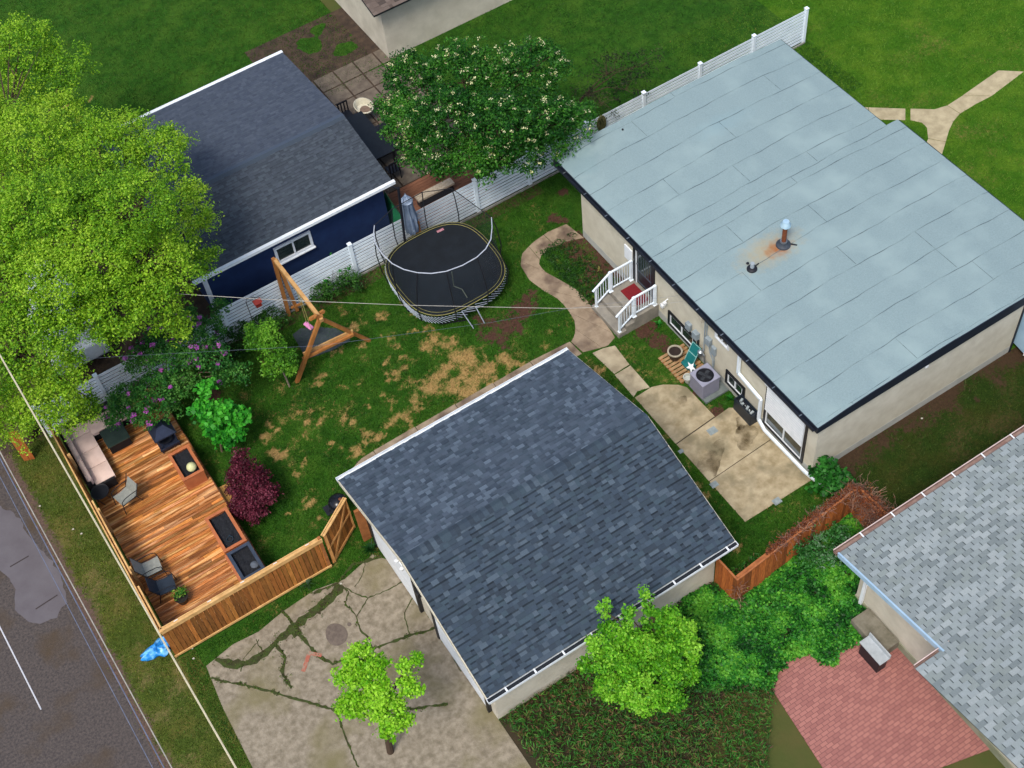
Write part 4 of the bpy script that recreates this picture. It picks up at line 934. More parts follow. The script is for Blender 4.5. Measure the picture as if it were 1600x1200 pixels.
for k in range(2): cushion(-.36+k*.73, .35+k*.73, 29.42, 30.04, DZ+.26, DZ+.42)
for k in range(3):
    mb = MB(); y0 = 27.62+k*.85; mb.beam((-1.09, y0, DZ+.52), (-1.09, y0+.86, DZ+.52), .17, .34); o = build('back_cushion', mb, M_cush, so, bevel=.05)
# coffee table
ct = thing('coffee_table', 'dark green square wicker table on the deck between sofa and fire pit', 'table', (.22, 29.0, DZ))
build('table_body', MB().box(-.12, .58, 28.62, 29.34, DZ+.002, DZ+.36), M_wick, ct, bevel=.01)
build('table_top', MB().box(-.15, .61, 28.6, 29.37, DZ+.362, DZ+.40), mat('dark_green_glass', '#26322d', '#303d36', ns=5, rough=.35), ct, bevel=.008)
# fire pit
M_fp = mat('bluish_steel', '#333a4c', '#282e3d', ns=4, rough=.4, metal=.4)
fp = thing('fire_pit', 'dark metal square outdoor fireplace with a hooded top beside the first planter', 'fire pit', (1.52, 28.0, DZ))
b = MB(); b.box(1.22, 1.84, 27.64, 28.36, DZ+.12, DZ+.2)
for x in (1.24, 1.80):
    for y in (27.66, 28.33): b.box(x, x+.035, y, y+.035, DZ, DZ+.62)
b.box(1.2, 1.86, 27.60, 27.65, DZ+.2, DZ+.28); b.box(1.2, 1.86, 28.36, 28.41, DZ+.2, DZ+.28)
build('fire_frame', b, M_fp, fp)
c = MB(); x0, x1, y0, y1, z = 1.18, 1.88, 27.74, 28.44, DZ+.62
c.add([(x0, y0, z), (x1, y0, z), (x1, y1, z), (x0, y1, z), (1.42, 27.98, z+.3), (1.64, 27.98, z+.3), (1.64, 28.2, z+.3), (1.42, 28.2, z+.3)], [(3, 2, 1, 0), (4, 5, 6, 7), (0, 1, 5, 4), (1, 2, 6, 5), (2, 3, 7, 6), (3, 0, 4, 7)]); c.box(x0-.02, x1+.02, y0-.02, y1+.02, z-.03, z)
build('hood', c, M_fp, fp); bo = MB(); bo.lathe((1.53, 28.0, DZ+.2), [(.12, 0), (.26, .1), (.27, .11), (.24, .11), (.1, .03)], n=18); build('fire_bowl', bo, M_black, fp)

# chairs
M_sling = mat('grey_sling', '#8d8f88', '#7b7d76', ns=12, rough=.8); M_frame = mat('dark_chair_frame', '#25262b', '#1c1d21', ns=5, rough=.4)
M_dsl = mat('navy_sling', '#26313e', '#1e2732', ns=8, rough=.75)
def chair(label, loc, rz, sl, back=.5):
    t = thing('patio_chair', label, 'chair', loc, group='sling chairs on the deck', rz=rz, local=True)
    s = MB(); n = 6
    for k in range(n):
        x0 = -.24+.5*k/n; x1 = -.24+.5*(k+1)/n; f = lambda x: .42-.03*math.sin((x+.24)/.5*3.14)+.03*(x+.24); s.add([(x0, -.25, f(x0)), (x1, -.25, f(x1)), (x1, .25, f(x1)), (x0, .25, f(x0)), (x0, -.25, f(x0)-.012), (x1, -.25, f(x1)-.012), (x1, .25, f(x1)-.012), (x0, .25, f(x0)-.012)], [(0, 1, 2, 3), (7, 6, 5, 4), (0, 4, 5, 1), (2, 6, 7, 3)])
    build('seat', s, sl, t)
    s = MB(); s.add([(-.24, -.25, .41), (-.24, .25, .41), (-.44, .25, .41+back), (-.44, -.25, .41+back), (-.252, -.25, .41), (-.252, .25, .41), (-.452, .25, .41+back), (-.452, -.25, .41+back)], [(0, 1, 2, 3), (7, 6, 5, 4), (0, 4, 5, 1), (1, 5, 6, 2), (2, 6, 7, 3), (3, 7, 4, 0)])
    build('backrest', s, sl, t)
    for y in (-.27, .27):
        f = MB(); f.tube([(-.46, y, .93*back/.5 if back > .5 else .91), (-.25, y, .41), (.26, y, .43)], .014, 6); build('side_rail', f, M_frame, t)
        f = MB(); f.tube([(.3, y, .002), (.26, y, .43), (.24, y, .60), (.12, y, .66), (-.1, y, .66), (-.33, y, .62)], .014, 6); build('armrest', f, M_frame, t)
        f = MB(); f.tube([(-.36, y, .002), (-.24, y, .40)], .014, 6); build('leg', f, M_frame, t)
    return t
chair('grey sling chair standing sideways near the black round table', (-.42, 26.62, DZ), R(195), M_sling, .36)
chair('grey sling chair pushed against the side fence behind the dark chair', (-.72, 23.85, DZ), R(-5), M_sling, .52)
chair('dark navy sling chair in the near corner of the deck', (-.62, 23.05, DZ), R(-8), M_dsl, .4)
rt = thing('round_side_table', 'black round wire side table at the end of the beige sofa', 'table', (-1.0, 27.18, DZ))
b = MB(); b.lathe((-1.0, 27.18, DZ+.46), [(.25, .0), (.29, .02), (.29, .035), (.25, .02)], n=24); build('table_rim', b, M_black, rt)
build('table_top', MB().lathe((-1.0, 27.18, DZ+.455), [(.27, 0), (.27, .012)], n=24), mat('smoked_glass', '#191512', '#3b2a1d', ns=4, rough=.2), rt)
for k in range(4):
    a = k*1.57+.5; build('leg', MB().tube([(-1.0+.24*math.cos(a), 27.18+.24*math.sin(a), DZ+.46), (-1.0+.2*math.cos(a+.8), 27.18+.2*math.sin(a+.8), DZ)], .012, 6), M_black, rt)
pt = thing('potted_plant', 'green plant in a dark round pot at the near deck corner', 'potted plant', (-.42, 22.5, DZ))
b = MB(); b.lathe((-.42, 22.5, DZ), [(.13, 0), (.19, .28), (.21, .3), (.18, .3), (.17, .24)], n=18); build('pot', b, mat('dark_pot', '#24211f', '#2e2a27', ns=5, rough=.5), pt, smooth=True)

# ---------------------------------------------------------------- trampoline
tp = thing('trampoline', 'black netted trampoline with grey rods, yellow edging and white top ring', 'trampoline', (12.3, 28.4, 0))
def superell(cx, cy, a, b, n=48, p=2.9, rz=0):
    out = []
    for k in range(n):
        t = 2*math.pi*k/n; c, s = math.cos(t), math.sin(t)
        x = a*abs(c)**(2/p)*(1 if c >= 0 else -1); y = b*abs(s)**(2/p)*(1 if s >= 0 else -1)
        out.append((cx+x*math.cos(rz)-y*math.sin(rz), cy+x*math.sin(rz)+y*math.cos(rz)))
    return out
TX, TY, TA = 12.32, 28.55, 1.83
mp_ = superell(TX, TY, TA, TA+.07); 
tm = MB(); tm.prism(mp_, .90, .915)
build('mat', tm, mat('tramp_mat', '#0e141a', '#141b22', ns=3, rough=.75, bump=.1), tp)
M_yel = mat('yellow_edging', '#9c9758', '#857f48', ns=9, rough=.6)
build('edge_cord', MB().tube([(x, y, .935) for x, y in superell(TX, TY, TA-.0, TA+.07)], .011, 6, closed=True), M_yel, tp)
build('edge_cord', MB().tube([(x, y, .955) for x, y in superell(TX, TY, TA-.10, TA-.03)], .009, 6, closed=True), M_yel, tp)
outer_ = superell(TX, TY, TA+.0, TA+.05, 80)
M_rod = mat('pale_rod', '#aab4c0', '#98a2ae', ns=9, rough=.4)
top_ = superell(TX, TY, TA+.03, TA+.10, 80)
for k in range(80):
    a = top_[k]; b = outer_[(k+3) % 80]
    build('rod', MB().tube([(a[0], a[1], .88), (b[0], b[1], .50)], .012, 4), M_rod, tp)
build('base_frame', MB().tube([(x, y, .46) for x, y in superell(TX, TY, TA-.12, TA-.05)], .03, 8, closed=True), M_black, tp)
for k in range(5):
    a = 2*math.pi*k/5+.5; p0 = (TX+1.75*math.cos(a-.25), TY+1.75*math.sin(a-.25)); p1 = (TX+1.75*math.cos(a+.25), TY+1.75*math.sin(a+.25))
    build('leg', MB().tube([(p0[0], p0[1], .46), (p0[0]*.98+TX*.02, p0[1]*.98+TY*.02, .03), (p1[0]*.98+TX*.02, p1[1]*.98+TY*.02, .03), (p1[0], p1[1], .46)], .028, 7), M_black, tp)
ring = [G(px, py, 2.7) for px, py in [(586,380),(613,412),(652,426),(697,424),(745,402),(767,374),(768,340)]]+[Vector((13.7,30.0,2.7)), Vector((12.8,30.45,2.7)), Vector((11.6,30.4,2.7)), Vector((10.75,30.1,2.7))]
cx_ = sum(p.x for p in ring)/11; cy_ = sum(p.y for p in ring)/11
def pole(i, j):
    q = ring[i]; e = min(superell(TX, TY, TA+.03, TA+.10, 96), key=lambda s: (s[0]-q.x)**2+(s[1]-q.y)**2); return e
def crom(P, k=5):
    out = []
    for i in range(len(P)-1):
        a, b, c, e = P[max(i-1, 0)], P[i], P[i+1], P[min(i+2, len(P)-1)]
        for j in range(k):
            t = j/k; out.append(.5*((2*b)+(c-a)*t+(2*a-5*b+4*c-e)*t*t+(3*b-a-3*c+e)*t**3))
    return out+[P[-1]]
build('top_ring', MB().tube(crom([ring[i] for i in (10, 0, 1, 2, 3, 4, 5, 6)], 2), .018, 7), mat('ring_white', '#b4b9c2', '#a2a8b2', ns=5, rough=.35), tp)
build('back_ring', MB().tube([ring[i] for i in (6, 7, 8, 9, 10)], .016, 6), M_black, tp)
for i in range(11):
    q = ring[i]; e = pole(i, 0)
    out = (Vector((e[0], e[1], 0))-Vector((TX, TY, 0))).normalized()
    P = [(e[0], e[1], .5), (e[0]+out.x*.12, e[1]+out.y*.12, 1.2), (e[0]*.4+q.x*.6+out.x*.1, e[1]*.4+q.y*.6+out.y*.1, 2.1), (q.x, q.y, q.z)]
    build('pole', MB().tube(P, .02, 6), M_black, tp)
nm = bpy.data.materials.new('net'); nm.use_nodes = True; _n = nm.node_tree.nodes; _l = nm.node_tree.links
_n['Principled BSDF'].inputs['Base Color'].default_value = (.02, .03, .04, 1); _n['Principled BSDF'].inputs['Alpha'].default_value = .24
nb = MB(); K = 66; 
e_ = superell(TX, TY, TA-.06, TA+.01, K)
ra = [Vector((p.x, p.y)) for p in ring]
def ringpt(x, y):
    a = math.atan2(y-cy_, x-cx_); best = None
    for i in range(11):
        p, q = ra[i], ra[(i+1) % 11]; d = Vector((math.cos(a), math.sin(a))); c = Vector((cx_, cy_)); e = q-p
        den = d.x*e.y-d.y*e.x
        if abs(den) < 1e-9: continue
        t = ((p.x-c.x)*e.y-(p.y-c.y)*e.x)/den; u = ((p.x-c.x)*d.y-(p.y-c.y)*d.x)/den
        if t > 0 and -.001 <= u <= 1.001: best = c+d*t
    return best or Vector((x, y))
for k in range(K):
    a, b = e_[k], e_[(k+1) % K]; A, B = ringpt(*a), ringpt(*b); nb.quad((a[0], a[1], .93), (b[0], b[1], .93), (B.x, B.y, 2.66), (A.x, A.y, 2.66))
build('safety_net', nb, nm, tp)
z_ = MB(); q = G(707, 447, 1.2); z_.tube([G(706, 425, 2.55), G(709, 447, 1.6), G(722, 452, 1.4), G(730, 465, 1.1)], .018, 5); build('net_zip', z_, mat('zip_tape', '#5a6258', '#6c7364', ns=5), tp)
lb = MB(); q = G(688, 360, .93); lb.box(q.x-.13, q.x+.13, q.y-.05, q.y+.05, .9285, .9325, rz=-.05); build('maker_label', lb, mat('pink_label', '#b98f98', '#8d4a55', ns=30), tp)
for (a, b) in (((722, 487, .85), (740, 513, .01)), ((743, 479, .85), (757, 505, .01))):
    build('ladder_leg', MB().tube([G(*a), G(*b)], .02, 6), M_rod, tp)

# ---------------------------------------------------------------- swing frame
sw = thing('swing_frame', 'wooden swing frame of round posts with a long ridge beam and braced legs', 'swing frame', (7.5, 29.6, 0))
M_tim = mat('swing_timber', '#a8713c', '#8a5829', ns=4, rough=.7, stretch=(1, 1, .4))
A_, B_ = Vector((7.46, 31.0, 2.3)), Vector((7.47, 28.15, 2.25))
SA, SB = G(429, 406, 2.75), G(500, 497, 2.55)
build('beam', MB().beam(SA, SB+(SB-SA).normalized()*.12, .12, .14), mat('pale_timber', '#c49a62', '#a97f4c', ns=5, rough=.65), sw)
fl_, fr__ = G(464, 597, 0), G(577, 532, 0)
def leg(p, q, o, k=.1): d = (q-p).normalized(); return build('leg', MB().beam(p-d*k+o, q+o, .11, .12), M_tim, sw)
leg(SB, fl_, Vector((.0, 0, 0)), .12); leg(SB, fr__, Vector((0, .0, 0)), .28)
bl, br = G(452, 488, 0), Vector((8.35, 30.6, 0))
leg(SA, G(453, 492, 0), Vector((-.03, 0, 0)), .08); leg(SA+Vector((0, 0, -.1)), G(462, 486, .1), Vector((.06, .0, 0)), .05)
ca, cb = fl_.lerp(SB, .42), fr__.lerp(SB, .42)
for dz in (0,): build('crossbar', MB().beam(G(478, 551, 1.05)+Vector((-.1, 0, 0)), G(547, 519, 1.05)+Vector((.1, 0, 0)), .05, .12), MC['pale_timber'], sw)
build('crossbar', MB().beam(G(475, 560, .95)+Vector((-.05, 0, 0)), G(549, 524, .95)+Vector((.08, 0, 0)), .09, .1), M_tim, sw)
build('brace', MB().beam(G(506, 486, 2.6), G(484, 499, 2.2), .1, .1), M_tim, sw); build('brace', MB().beam(G(455, 481, .3), G(472, 474, .5), .07, .07), M_tim, sw)
ds = thing('disc_swing', 'pink swing seat hanging on yellow ropes from the timber beam', 'swing', (7.2, 28.9, .8))
dsk = MB(); c = G(482, 509, .9); dsk.beam(c+Vector((-.05, .17, .03)), c+Vector((.05, -.17, -.03)), .17, .08); build('seat', dsk, mat('pink_plastic', '#d88ab8', '#c97aaa', ns=5, rough=.4), ds, bevel=.035)
for t in (.46, .52): build('rope', MB().tube([c+Vector((.0, .1-.3*(t > .5), .03)), SA.lerp(SB, t)+Vector((0, 0, -.05))], .012, 5), M_yel, ds)
rmn = MB(); rmn.prism([(p.x, p.y) for p in (G(*q) for q in [(457,524),(470,514),(497,512),(525,514),(540,522),(548,532),(520,548),(478,562),(470,545)])], 0, .035)
tag(build('play_mat', rmn, mat('dark_mat', '#3a4346', '#2f373a', ns=4, rough=.8)), 'dark grey mat on the grass under the swing frame', 'mat')
# bird feeder
bf = thing('bird_feeder', 'red bird feeder hanging from a black shepherd hook by the fence', 'bird feeder', (5.95, 31.0, 0))
q0 = G(388, 500, 0); q0 = Vector((5.95, 30.6, 0)); build('hook_pole', MB().tube([q0, q0+Vector((0, 0, 1.7)), q0+Vector((.05, -.03, 1.85)), q0+Vector((.28, -.1, 1.85)), q0+Vector((.33, -.12, 1.72))], .014, 6), M_black, bf)
f0 = q0+Vector((.33, -.12, 1.4)); b = MB(); b.box(f0.x-.1, f0.x+.1, f0.y-.09, f0.y+.09, f0.z, f0.z+.2); b.add([(f0.x-.14, f0.y-.13, f0.z+.2), (f0.x+.14, f0.y-.13, f0.z+.2), (f0.x+.14, f0.y+.13, f0.z+.2), (f0.x-.14, f0.y+.13, f0.z+.2), (f0.x-.14, f0.y, f0.z+.32), (f0.x+.14, f0.y, f0.z+.32)], [(0, 1, 5, 4), (2, 3, 4, 5), (1, 2, 5), (3, 0, 4), (3, 2, 1, 0)])
build('feeder_house', b, mat('red_feeder', '#a8382a', '#8f2d22', ns=6, rough=.5), bf)

# ---------------------------------------------------------------- things by the back fence
um = thing('patio_umbrella', 'closed blue-grey patio umbrella standing behind the trampoline', 'umbrella', (12.25, 30.62, 0))
ub = Vector((12.25, 30.62, 0))
build('pole', MB().tube([ub, ub+Vector((0, 0, 2.85))], .022, 7), M_galv, um)
cn = MB(); prof = [(.05, .95), (.19, 1.0), (.24, 1.3), (.22, 1.75), (.17, 2.2), (.19, 2.38), (.14, 2.58), (.04, 2.75)]
vs = []; n = 24
for (rr_, z) in prof:
    for k in range(n):
        t = 2*math.pi*k/n; q = rr_*(1+.22*math.sin(8*t+z*2)); vs.append((ub.x+q*math.cos(t), ub.y+q*math.sin(t), z))
cn.add(vs, [(i*n+j, i*n+(j+1) % n, (i+1)*n+(j+1) % n, (i+1)*n+j) for i in range(len(prof)-1) for j in range(n)])
build('canopy', cn, mat('umbrella_cloth', '#6f829b', '#8797ab', ns=4, rough=.85), um, smooth=True)
tpz = MB(); tpz.lathe((ub.x, ub.y, 2.5), [(.22, 0), (.12, .12), (.05, .22), (.03, .3)], n=16); build('vent_cap', tpz, mat('umbrella_pale', '#aab9cc', '#98a8bc', ns=4, rough=.8), um)
lpx = G(637, 408, 0); lp_ = thing('string_light_pole', 'tall black post leaning beside the closed umbrella', 'post', (12.05, 30.6, 0))
build('pole', MB().beam((11.74, 30.38, 0), (12.0, 30.47, 3.4), .07, .07, up=(0, 1, 0)), M_black, lp_); build('arm', MB().beam((12.0, 30.47, 3.35), (11.85, 30.65, 3.4), .03, .03), M_black, lp_)
be = thing('garden_bench', 'small brown wooden seat with a tall narrow back behind the trampoline', 'bench', (12.2, 30.5, 0))
build('seat', MB().box(11.75, 12.65, 30.38, 30.68, .3, .36, rz=.02), M_tim, be); build('backrest', MB().beam((12.36, 30.5, .1), (12.4, 30.54, 1.4), .26, .05, up=(0, 1, 0)), M_tim, be)
for x in (11.82, 12.56): build('leg', MB().box(x-.04, x+.04, 30.42, 30.62, 0, .3), M_tim, be)
ts = thing('play_tent', 'green and white play tent between navy garage and brown deck', 'tent', (12.45, 32.3, 0))
a = MB(); a.add([(12.1, 31.8, 0), (12.62, 31.8, 0), (12.7, 32.9, 0), (12.15, 32.9, 0), (12.3, 32.6, 1.3), (12.3, 32.2, 1.0)], [(0, 1, 5), (1, 2, 4, 5), (2, 3, 4), (3, 0, 5, 4)]); build('tent_body', a, mat('green_tarp', '#1f7a4c', '#1a6840', ns=4, rough=.5), ts)
a = MB(); a.add([(12.36, 31.86, .35), (12.62, 31.86, .3), (12.55, 32.15, .78)], [(0, 1, 2), (2, 1, 0)]); a.v = [(x, y-.07, z+.02) for x, y, z in a.v]; build('tent_panel', a, M_whitev, ts)
nd = thing('neighbour_deck', 'brown plank deck behind the white fence next to the flowering tree', 'deck', (12.8, 31.4, 0))
dm = MB(); y = 31.1
while y < 33.3: 
    t = rnd.uniform(.75, 1.2); dm.box(12.35, 16.2, y, y+.13, .22, .27, (t, t*.95, t*.9)); y += .14
build('board', dm, mat('neighbour_deck_board', '#8a5f47', '#6f4a36', ns=3, rough=.8, attr='col', stretch=(.8, 8, 1)), nd, color=True); build('rim', MB().box(12.37, 16.18, 31.12, 33.28, 0, .215), M_cedar if False else MC['deck_rim'], nd)
bb = thing('low_bench', 'speckled pale slab bench on the neighbour deck by the fence', 'bench', (13.9, 32, .27))
build('seat', MB().box(13.25, 14.75, 31.98, 32.3, .62, .7, rz=0), mat('speckled_slab', '#c7b9a4', '#a8977f', ns=14, rough=.8), bb); build('bench_body', MB().box(13.3, 14.7, 32.02, 32.26, .27, .62), M_black, bb)
# black dining set of the neighbour
dt = thing('dining_table', 'long black dining table beside the navy garage under the blossom tree', 'table', (13.3, 36.2, 0))
build('table_top', MB().box(12.95, 13.85, 34.7, 37.3, .70, .74), mat('charcoal_top', '#1b1f23', '#15181b', ns=4, rough=.35), dt)
for x in (13.0, 13.78):
    for y in (34.8, 37.2): build('leg', MB().box(x-.025, x+.025, y-.025, y+.025, .02, .7), M_black, dt)
for i, (x, y, rzz) in enumerate([(12.72, 35.2, 0), (12.7, 36.1, 0), (12.72, 37.0, 0), (14.15, 35.3, 3.14), (14.15, 36.3, 3.14), (13.4, 37.75, -1.57), (13.4, 34.2, 1.57)]):
    t = thing('dining_chair', ['black dining chair nearest the fence on the garage side', 'black dining chair in the middle of the garage side', 'black dining chair farthest along the garage side', 'black dining chair under the tree nearest the fence', 'black dining chair under the tree farther back', 'black dining chair at the far table end', 'black dining chair at the near table end'][i], 'chair', (x, y, .02), group='chairs around the black dining table', rz=rzz, local=True)
    build('seat', MB().box(-.22, .22, -.22, .22, .42, .45), M_black, t)
    bk2 = MB()
    for k in range(4): bk2.box(-.23, -.21, -.2+k*.125, -.15+k*.125, .45, .88)
    bk2.box(-.235, -.205, -.22, .22, .86, .92); build('backrest', bk2, M_black, t)
    for a_ in (-.2, .2):
        for b__ in (-.2, .2): build('leg', MB().box(a_-.015, a_+.015, b__-.015, b__+.015, 0, .42), M_black, t)
ph = thing('toy_pram', 'cream plastic baby seat standing at the head of the black table', 'baby seat', (14.1, 37.6, 0))
b = MB(); b.lathe((14.1, 37.6, .35), [(.12, 0), (.3, .15), (.36, .3), (.33, .32), (.24, .12), (.1, .06)], n=18, sy=1.35); build('shell', b, mat('cream_plastic', '#c9c4b0', '#b8b29a', ns=5, rough=.45), ph, smooth=True)
b = MB(); b.lathe((14.1, 37.5, .42), [(.05, 0), (.2, .06), (.18, .1)], n=14, sy=1.3); build('padding', b, mat('brown_pad', '#7d6a5a', '#6b594b', ns=6), ph)
for dx in (-.2, .2): build('leg', MB().tube([(14.1+dx, 37.3, .4), (14.1+dx*1.5, 37.2, .02)], .015, 6), M_galv, ph); build('leg', MB().tube([(14.1+dx, 37.9, .4), (14.1+dx*1.5, 38.0, .02)], .015, 6), M_galv, ph)
for i, (px, py, r_) in enumerate([(607, 188, .2), (598, 172, .16), (640, 190, .15)]):
    q = G(px, py, .4); t = thing('flower_pot', ['round black pot between table and blossom tree', 'small black pot at the paving edge near the cream seat', 'small black pot tucked under the blossom branches'][i], 'pot', (q.x, q.y, 0)); b = MB(); b.lathe((q.x, q.y, .02), [(r_*.7, 0), (r_, .4), (r_*1.1, .42), (r_*.9, .42), (r_*.85, .36)], n=16); build('pot', b, M_black, t, smooth=True); build('soil', MB().lathe((q.x, q.y, .36), [(r_*.84, 0), (r_*.8, .02)], n=14), M_psoil, t)
ov = MB(); n = 20; q = (20.28, 30.70); vs = []
for yy in (0, .05):
    for k in range(n): t = 2*math.pi*k/n; vs.append((q[0]+.2*math.cos(t), q[1]+yy-.02, 1.35+.36*math.sin(t)))
ov.add(vs, [tuple(range(n)), tuple(range(2*n-1, n-1, -1))]+[(i, (i+1) % n, n+(i+1) % n, n+i) for i in range(n)])
tag(build('wall_plaque', ov, mat('mossy_plaque', '#3f3f1f', '#6c6a45', ns=9)), 'oval mossy plaque hung on the white fence above the house roof corner', 'plaque')
wd = thing('white_van', 'white van glimpsed under the big tree beyond the fence', 'van', (1.2, 34.5, 0))
b = MB(); b.prism([(-.4, 32.6), (1.5, 32.6), (1.5, 37.2), (-.4, 37.2)], .35, 1.1); b.prism([(-.32, 32.9), (1.42, 32.9), (1.42, 36.2), (-.32, 36.2)], 1.1, 1.85); build('body', b, mat('van_white', '#c9d0d4', '#bfc6ca', ns=2, rough=.3), wd, bevel=.08)
build('windscreen', MB().box(-.25, 1.35, 36.19, 36.24, 1.15, 1.75), M_glass, wd); build('side_window', MB().box(-.345, -.325, 33.1, 36.0, 1.2, 1.7), M_glass, wd)
for x in (-.42, 1.4):
    for y in (33.5, 36.3):
        wv = MB(); wv.lathe((0, 0, 0), [(.2, 0), (.32, .02), (.32, .16), (.2, .18)], n=18); wv.v = [(x-.02+c, y+a, .33+bb_) for a, bb_, c in wv.v]; build('wheel', wv, M_black, wd)

# ---------------------------------------------------------------- things by the house wall
tag(build('equipment_pad', MB().box(16.4, 17.3, 19.42, 20.4, -.02, .08), mat('pad_concrete', '#6d7674', '#5d6664', ns=5, rough=.85), bevel=.01), 'thin grey slab under the air conditioner', 'pad')
ac = thing('air_conditioner', 'pale grey boxy air conditioner with a round top fan on the patio edge', 'air conditioner', (16.7, 19.9, .08))
M_ac = mat('ac_paint', '#8f90a0', '#858696', ns=4, rough=.5)
b = MB(); x0, x1, y0, y1 = 16.36, 17.04, 19.58, 20.24
b.box(x0+.02, x1-.02, y0+.02, y1-.02, .08, .76); build('casing', b, M_ac, ac)
lv = MB()
for k in range(14):
    t = x0+.03+(x1-x0-.06)*k/13; lv.box(t-.012, t+.012, y0, y0+.02, .1, .74)
    t = y0+.03+(y1-y0-.06)*k/13; lv.box(x0, x0+.02, t-.012, t+.012, .1, .74)
build('louvre', lv, M_ac, ac)
tpp = MB(); N_ = 32; ci = []; co_ = []
cxx, cyy = (x0+x1)/2, (y0+y1)/2
for k in range(N_):
    t = 2*math.pi*k/N_+.0001; ci.append((cxx+.285*math.cos(t), cyy+.285*math.sin(t), .80))
    m_ = max(abs(math.cos(t)), abs(math.sin(t))); co_.append((cxx+.35*math.cos(t)/m_, cyy+.34*math.sin(t)/m_, .80))
tpp.add(ci+co_+[(x, y, .76) for x, y, z in co_]+[(x, y, .768) for x, y, z in ci], [(k, N_+k, N_+(k+1) % N_, (k+1) % N_) for k in range(N_)]+[(N_+k, 2*N_+k, 2*N_+(k+1) % N_, N_+(k+1) % N_) for k in range(N_)]+[(3*N_+k, k, (k+1) % N_, 3*N_+(k+1) % N_) for k in range(N_)])
build('top_panel', tpp, M_ac, ac)
build('fan_well', MB().lathe((cxx, cyy, .762), [(.285, 0), (.285, .003)], n=28), M_black, ac)
fn = MB()
for k in range(4):
    a = k*1.57+.4; fn.beam((cxx+.05*math.cos(a), cyy+.05*math.sin(a), .772), (cxx+.22*math.cos(a), cyy+.22*math.sin(a), .776), .11, .004)
fn.lathe((cxx, cyy, .767), [(.06, 0), (.06, .02), (.02, .024)], n=12); build('fan', fn, mat('fan_dark', '#3a3f44', '#2c3035', ns=5), ac)
gd = MB()
for rr_ in (.08, .13, .18, .23): gd.tube([(cxx+rr_*math.cos(t*.26), cyy+rr_*math.sin(t*.26), .806) for t in range(24)], .003, 4, closed=True)
for k in range(6): a = k*1.047; gd.tube([(cxx, cyy, .81), (cxx+.25*math.cos(a), cyy+.25*math.sin(a), .808)], .003, 4)
build('fan_guard', gd, M_black, ac)
pl = thing('wooden_pallet', 'small slatted wooden pallet on the soil beside the air conditioner', 'pallet', (16.75, 21.1, 0))
for x in (16.3, 16.75, 17.15): build('bearer', MB().box(x-.04, x+.04, 20.5, 21.75, 0.005, .08), M_tim, pl)
for k in range(9): build('slat', MB().box(16.22, 17.25, 20.5+k*.142, 20.6+k*.142, .082, .102), mat('pallet_slat', '#a5855f', '#876a49', ns=6), pl)
po = thing('flower_pot', 'large dark pot with a pale rim and bare soil on the pallet', 'pot', (16.66, 21.4, .1))
b = MB(); b.lathe((16.66, 21.42, .103), [(.15, 0), (.21, .2), (.22, .34)], n=24); build('pot', b, mat('brown_glaze', '#2a2220', '#352b27', ns=5, rough=.35), po, smooth=True)
b = MB(); b.lathe((16.66, 21.42, .443), [(.22, -.01), (.25, .0), (.25, .035), (.2, .035), (.19, -.06)], n=24); build('pot_rim', b, mat('pot_rim_clay', '#a39c8a', '#8e8776', ns=5, rough=.5), po, smooth=True); build('soil', MB().lathe((16.66, 21.42, .37), [(.19, 0), (.18, .02)], n=18), M_psoil, po)
tc = thing('garden_chair', 'teal folding chair leaning against the wall beside the dark pot', 'chair', (17.0, 20.9, .1))
M_teal = mat('teal_plastic', '#1d7272', '#186262', ns=4, rough=.45)
b = MB(); P = [Vector(q) for q in [(16.9, 21.15, .15), (16.92, 20.78, .15), (17.22, 20.78, .85), (17.2, 21.15, .85)]]; b.add(P+[p+Vector((-.03, 0, .015)) for p in P], [(0, 1, 2, 3), (7, 6, 5, 4), (0, 4, 5, 1), (1, 5, 6, 2), (2, 6, 7, 3), (3, 7, 4, 0)]); build('backrest', b, M_teal, tc)
b = MB(); o_ = Vector((-.045, 0, .02)); b.tube([p+o_ for p in P], .012, 5, closed=True); b.tube([P[0].lerp(P[3], .5)+o_, P[1].lerp(P[2], .5)+o_], .01, 5); build('frame_trim', b, mat('pale_teal', '#9fc9c4', '#86b5b0', ns=5), tc)
b = MB(); b.box(16.68, 16.95, 20.75, 21.12, .12, .2); b.box(16.72, 16.9, 20.62, 20.72, .11, .38); build('seat', b, M_teal, tc)
b = MB(); vs = []
for k in range(10): t = k*math.pi/5+.3; q = .17 if k % 2 == 0 else .07; vs.append((16.62+q*math.cos(t)*.9, 20.52+q*math.sin(t), .62+q*math.sin(t)*.5))
b.add(vs+[(x, y, z-.03) for x, y, z in vs], [tuple(range(10)), tuple(range(19, 9, -1))]+[(i, (i+1) % 10, 10+(i+1) % 10, 10+i) for i in range(10)])
so_ = thing('star_ornament', 'white star ornament on a stake between teal chair and air conditioner', 'ornament', (16.62, 20.52, 0)); build('star', b, M_white, so_); build('stake', MB().tube([(16.62, 20.52, .6), (16.62, 20.52, 0)], .01, 5), M_white, so_)
b = MB(); b.lathe((16.42, 20.42, .1), [(.08, 0), (.13, .18), (.15, .26), (.12, .26), (.11, .18)], n=18); tag(build('vase', b, mat('white_ceramic', '#b8bcb4', '#a8aca4', ns=5, rough=.35), smooth=True), 'round white ceramic pot touching the corner of the air conditioner', 'vase')
bxp = thing('planter_trough', 'tall black rectangular trough of junk against the wall under the basement window', 'planter', (17.1, 18.4, 0))
b = MB(); bx0, bx1, by0, by1 = 16.98, 17.27, 17.95, 18.78
for a in ((bx0, bx1, by0, by0+.03), (bx0, bx1, by1-.03, by1), (bx0, bx0+.03, by0+.03, by1-.03), (bx1-.03, bx1, by0+.03, by1-.03)): b.box(*a, .02, .58)
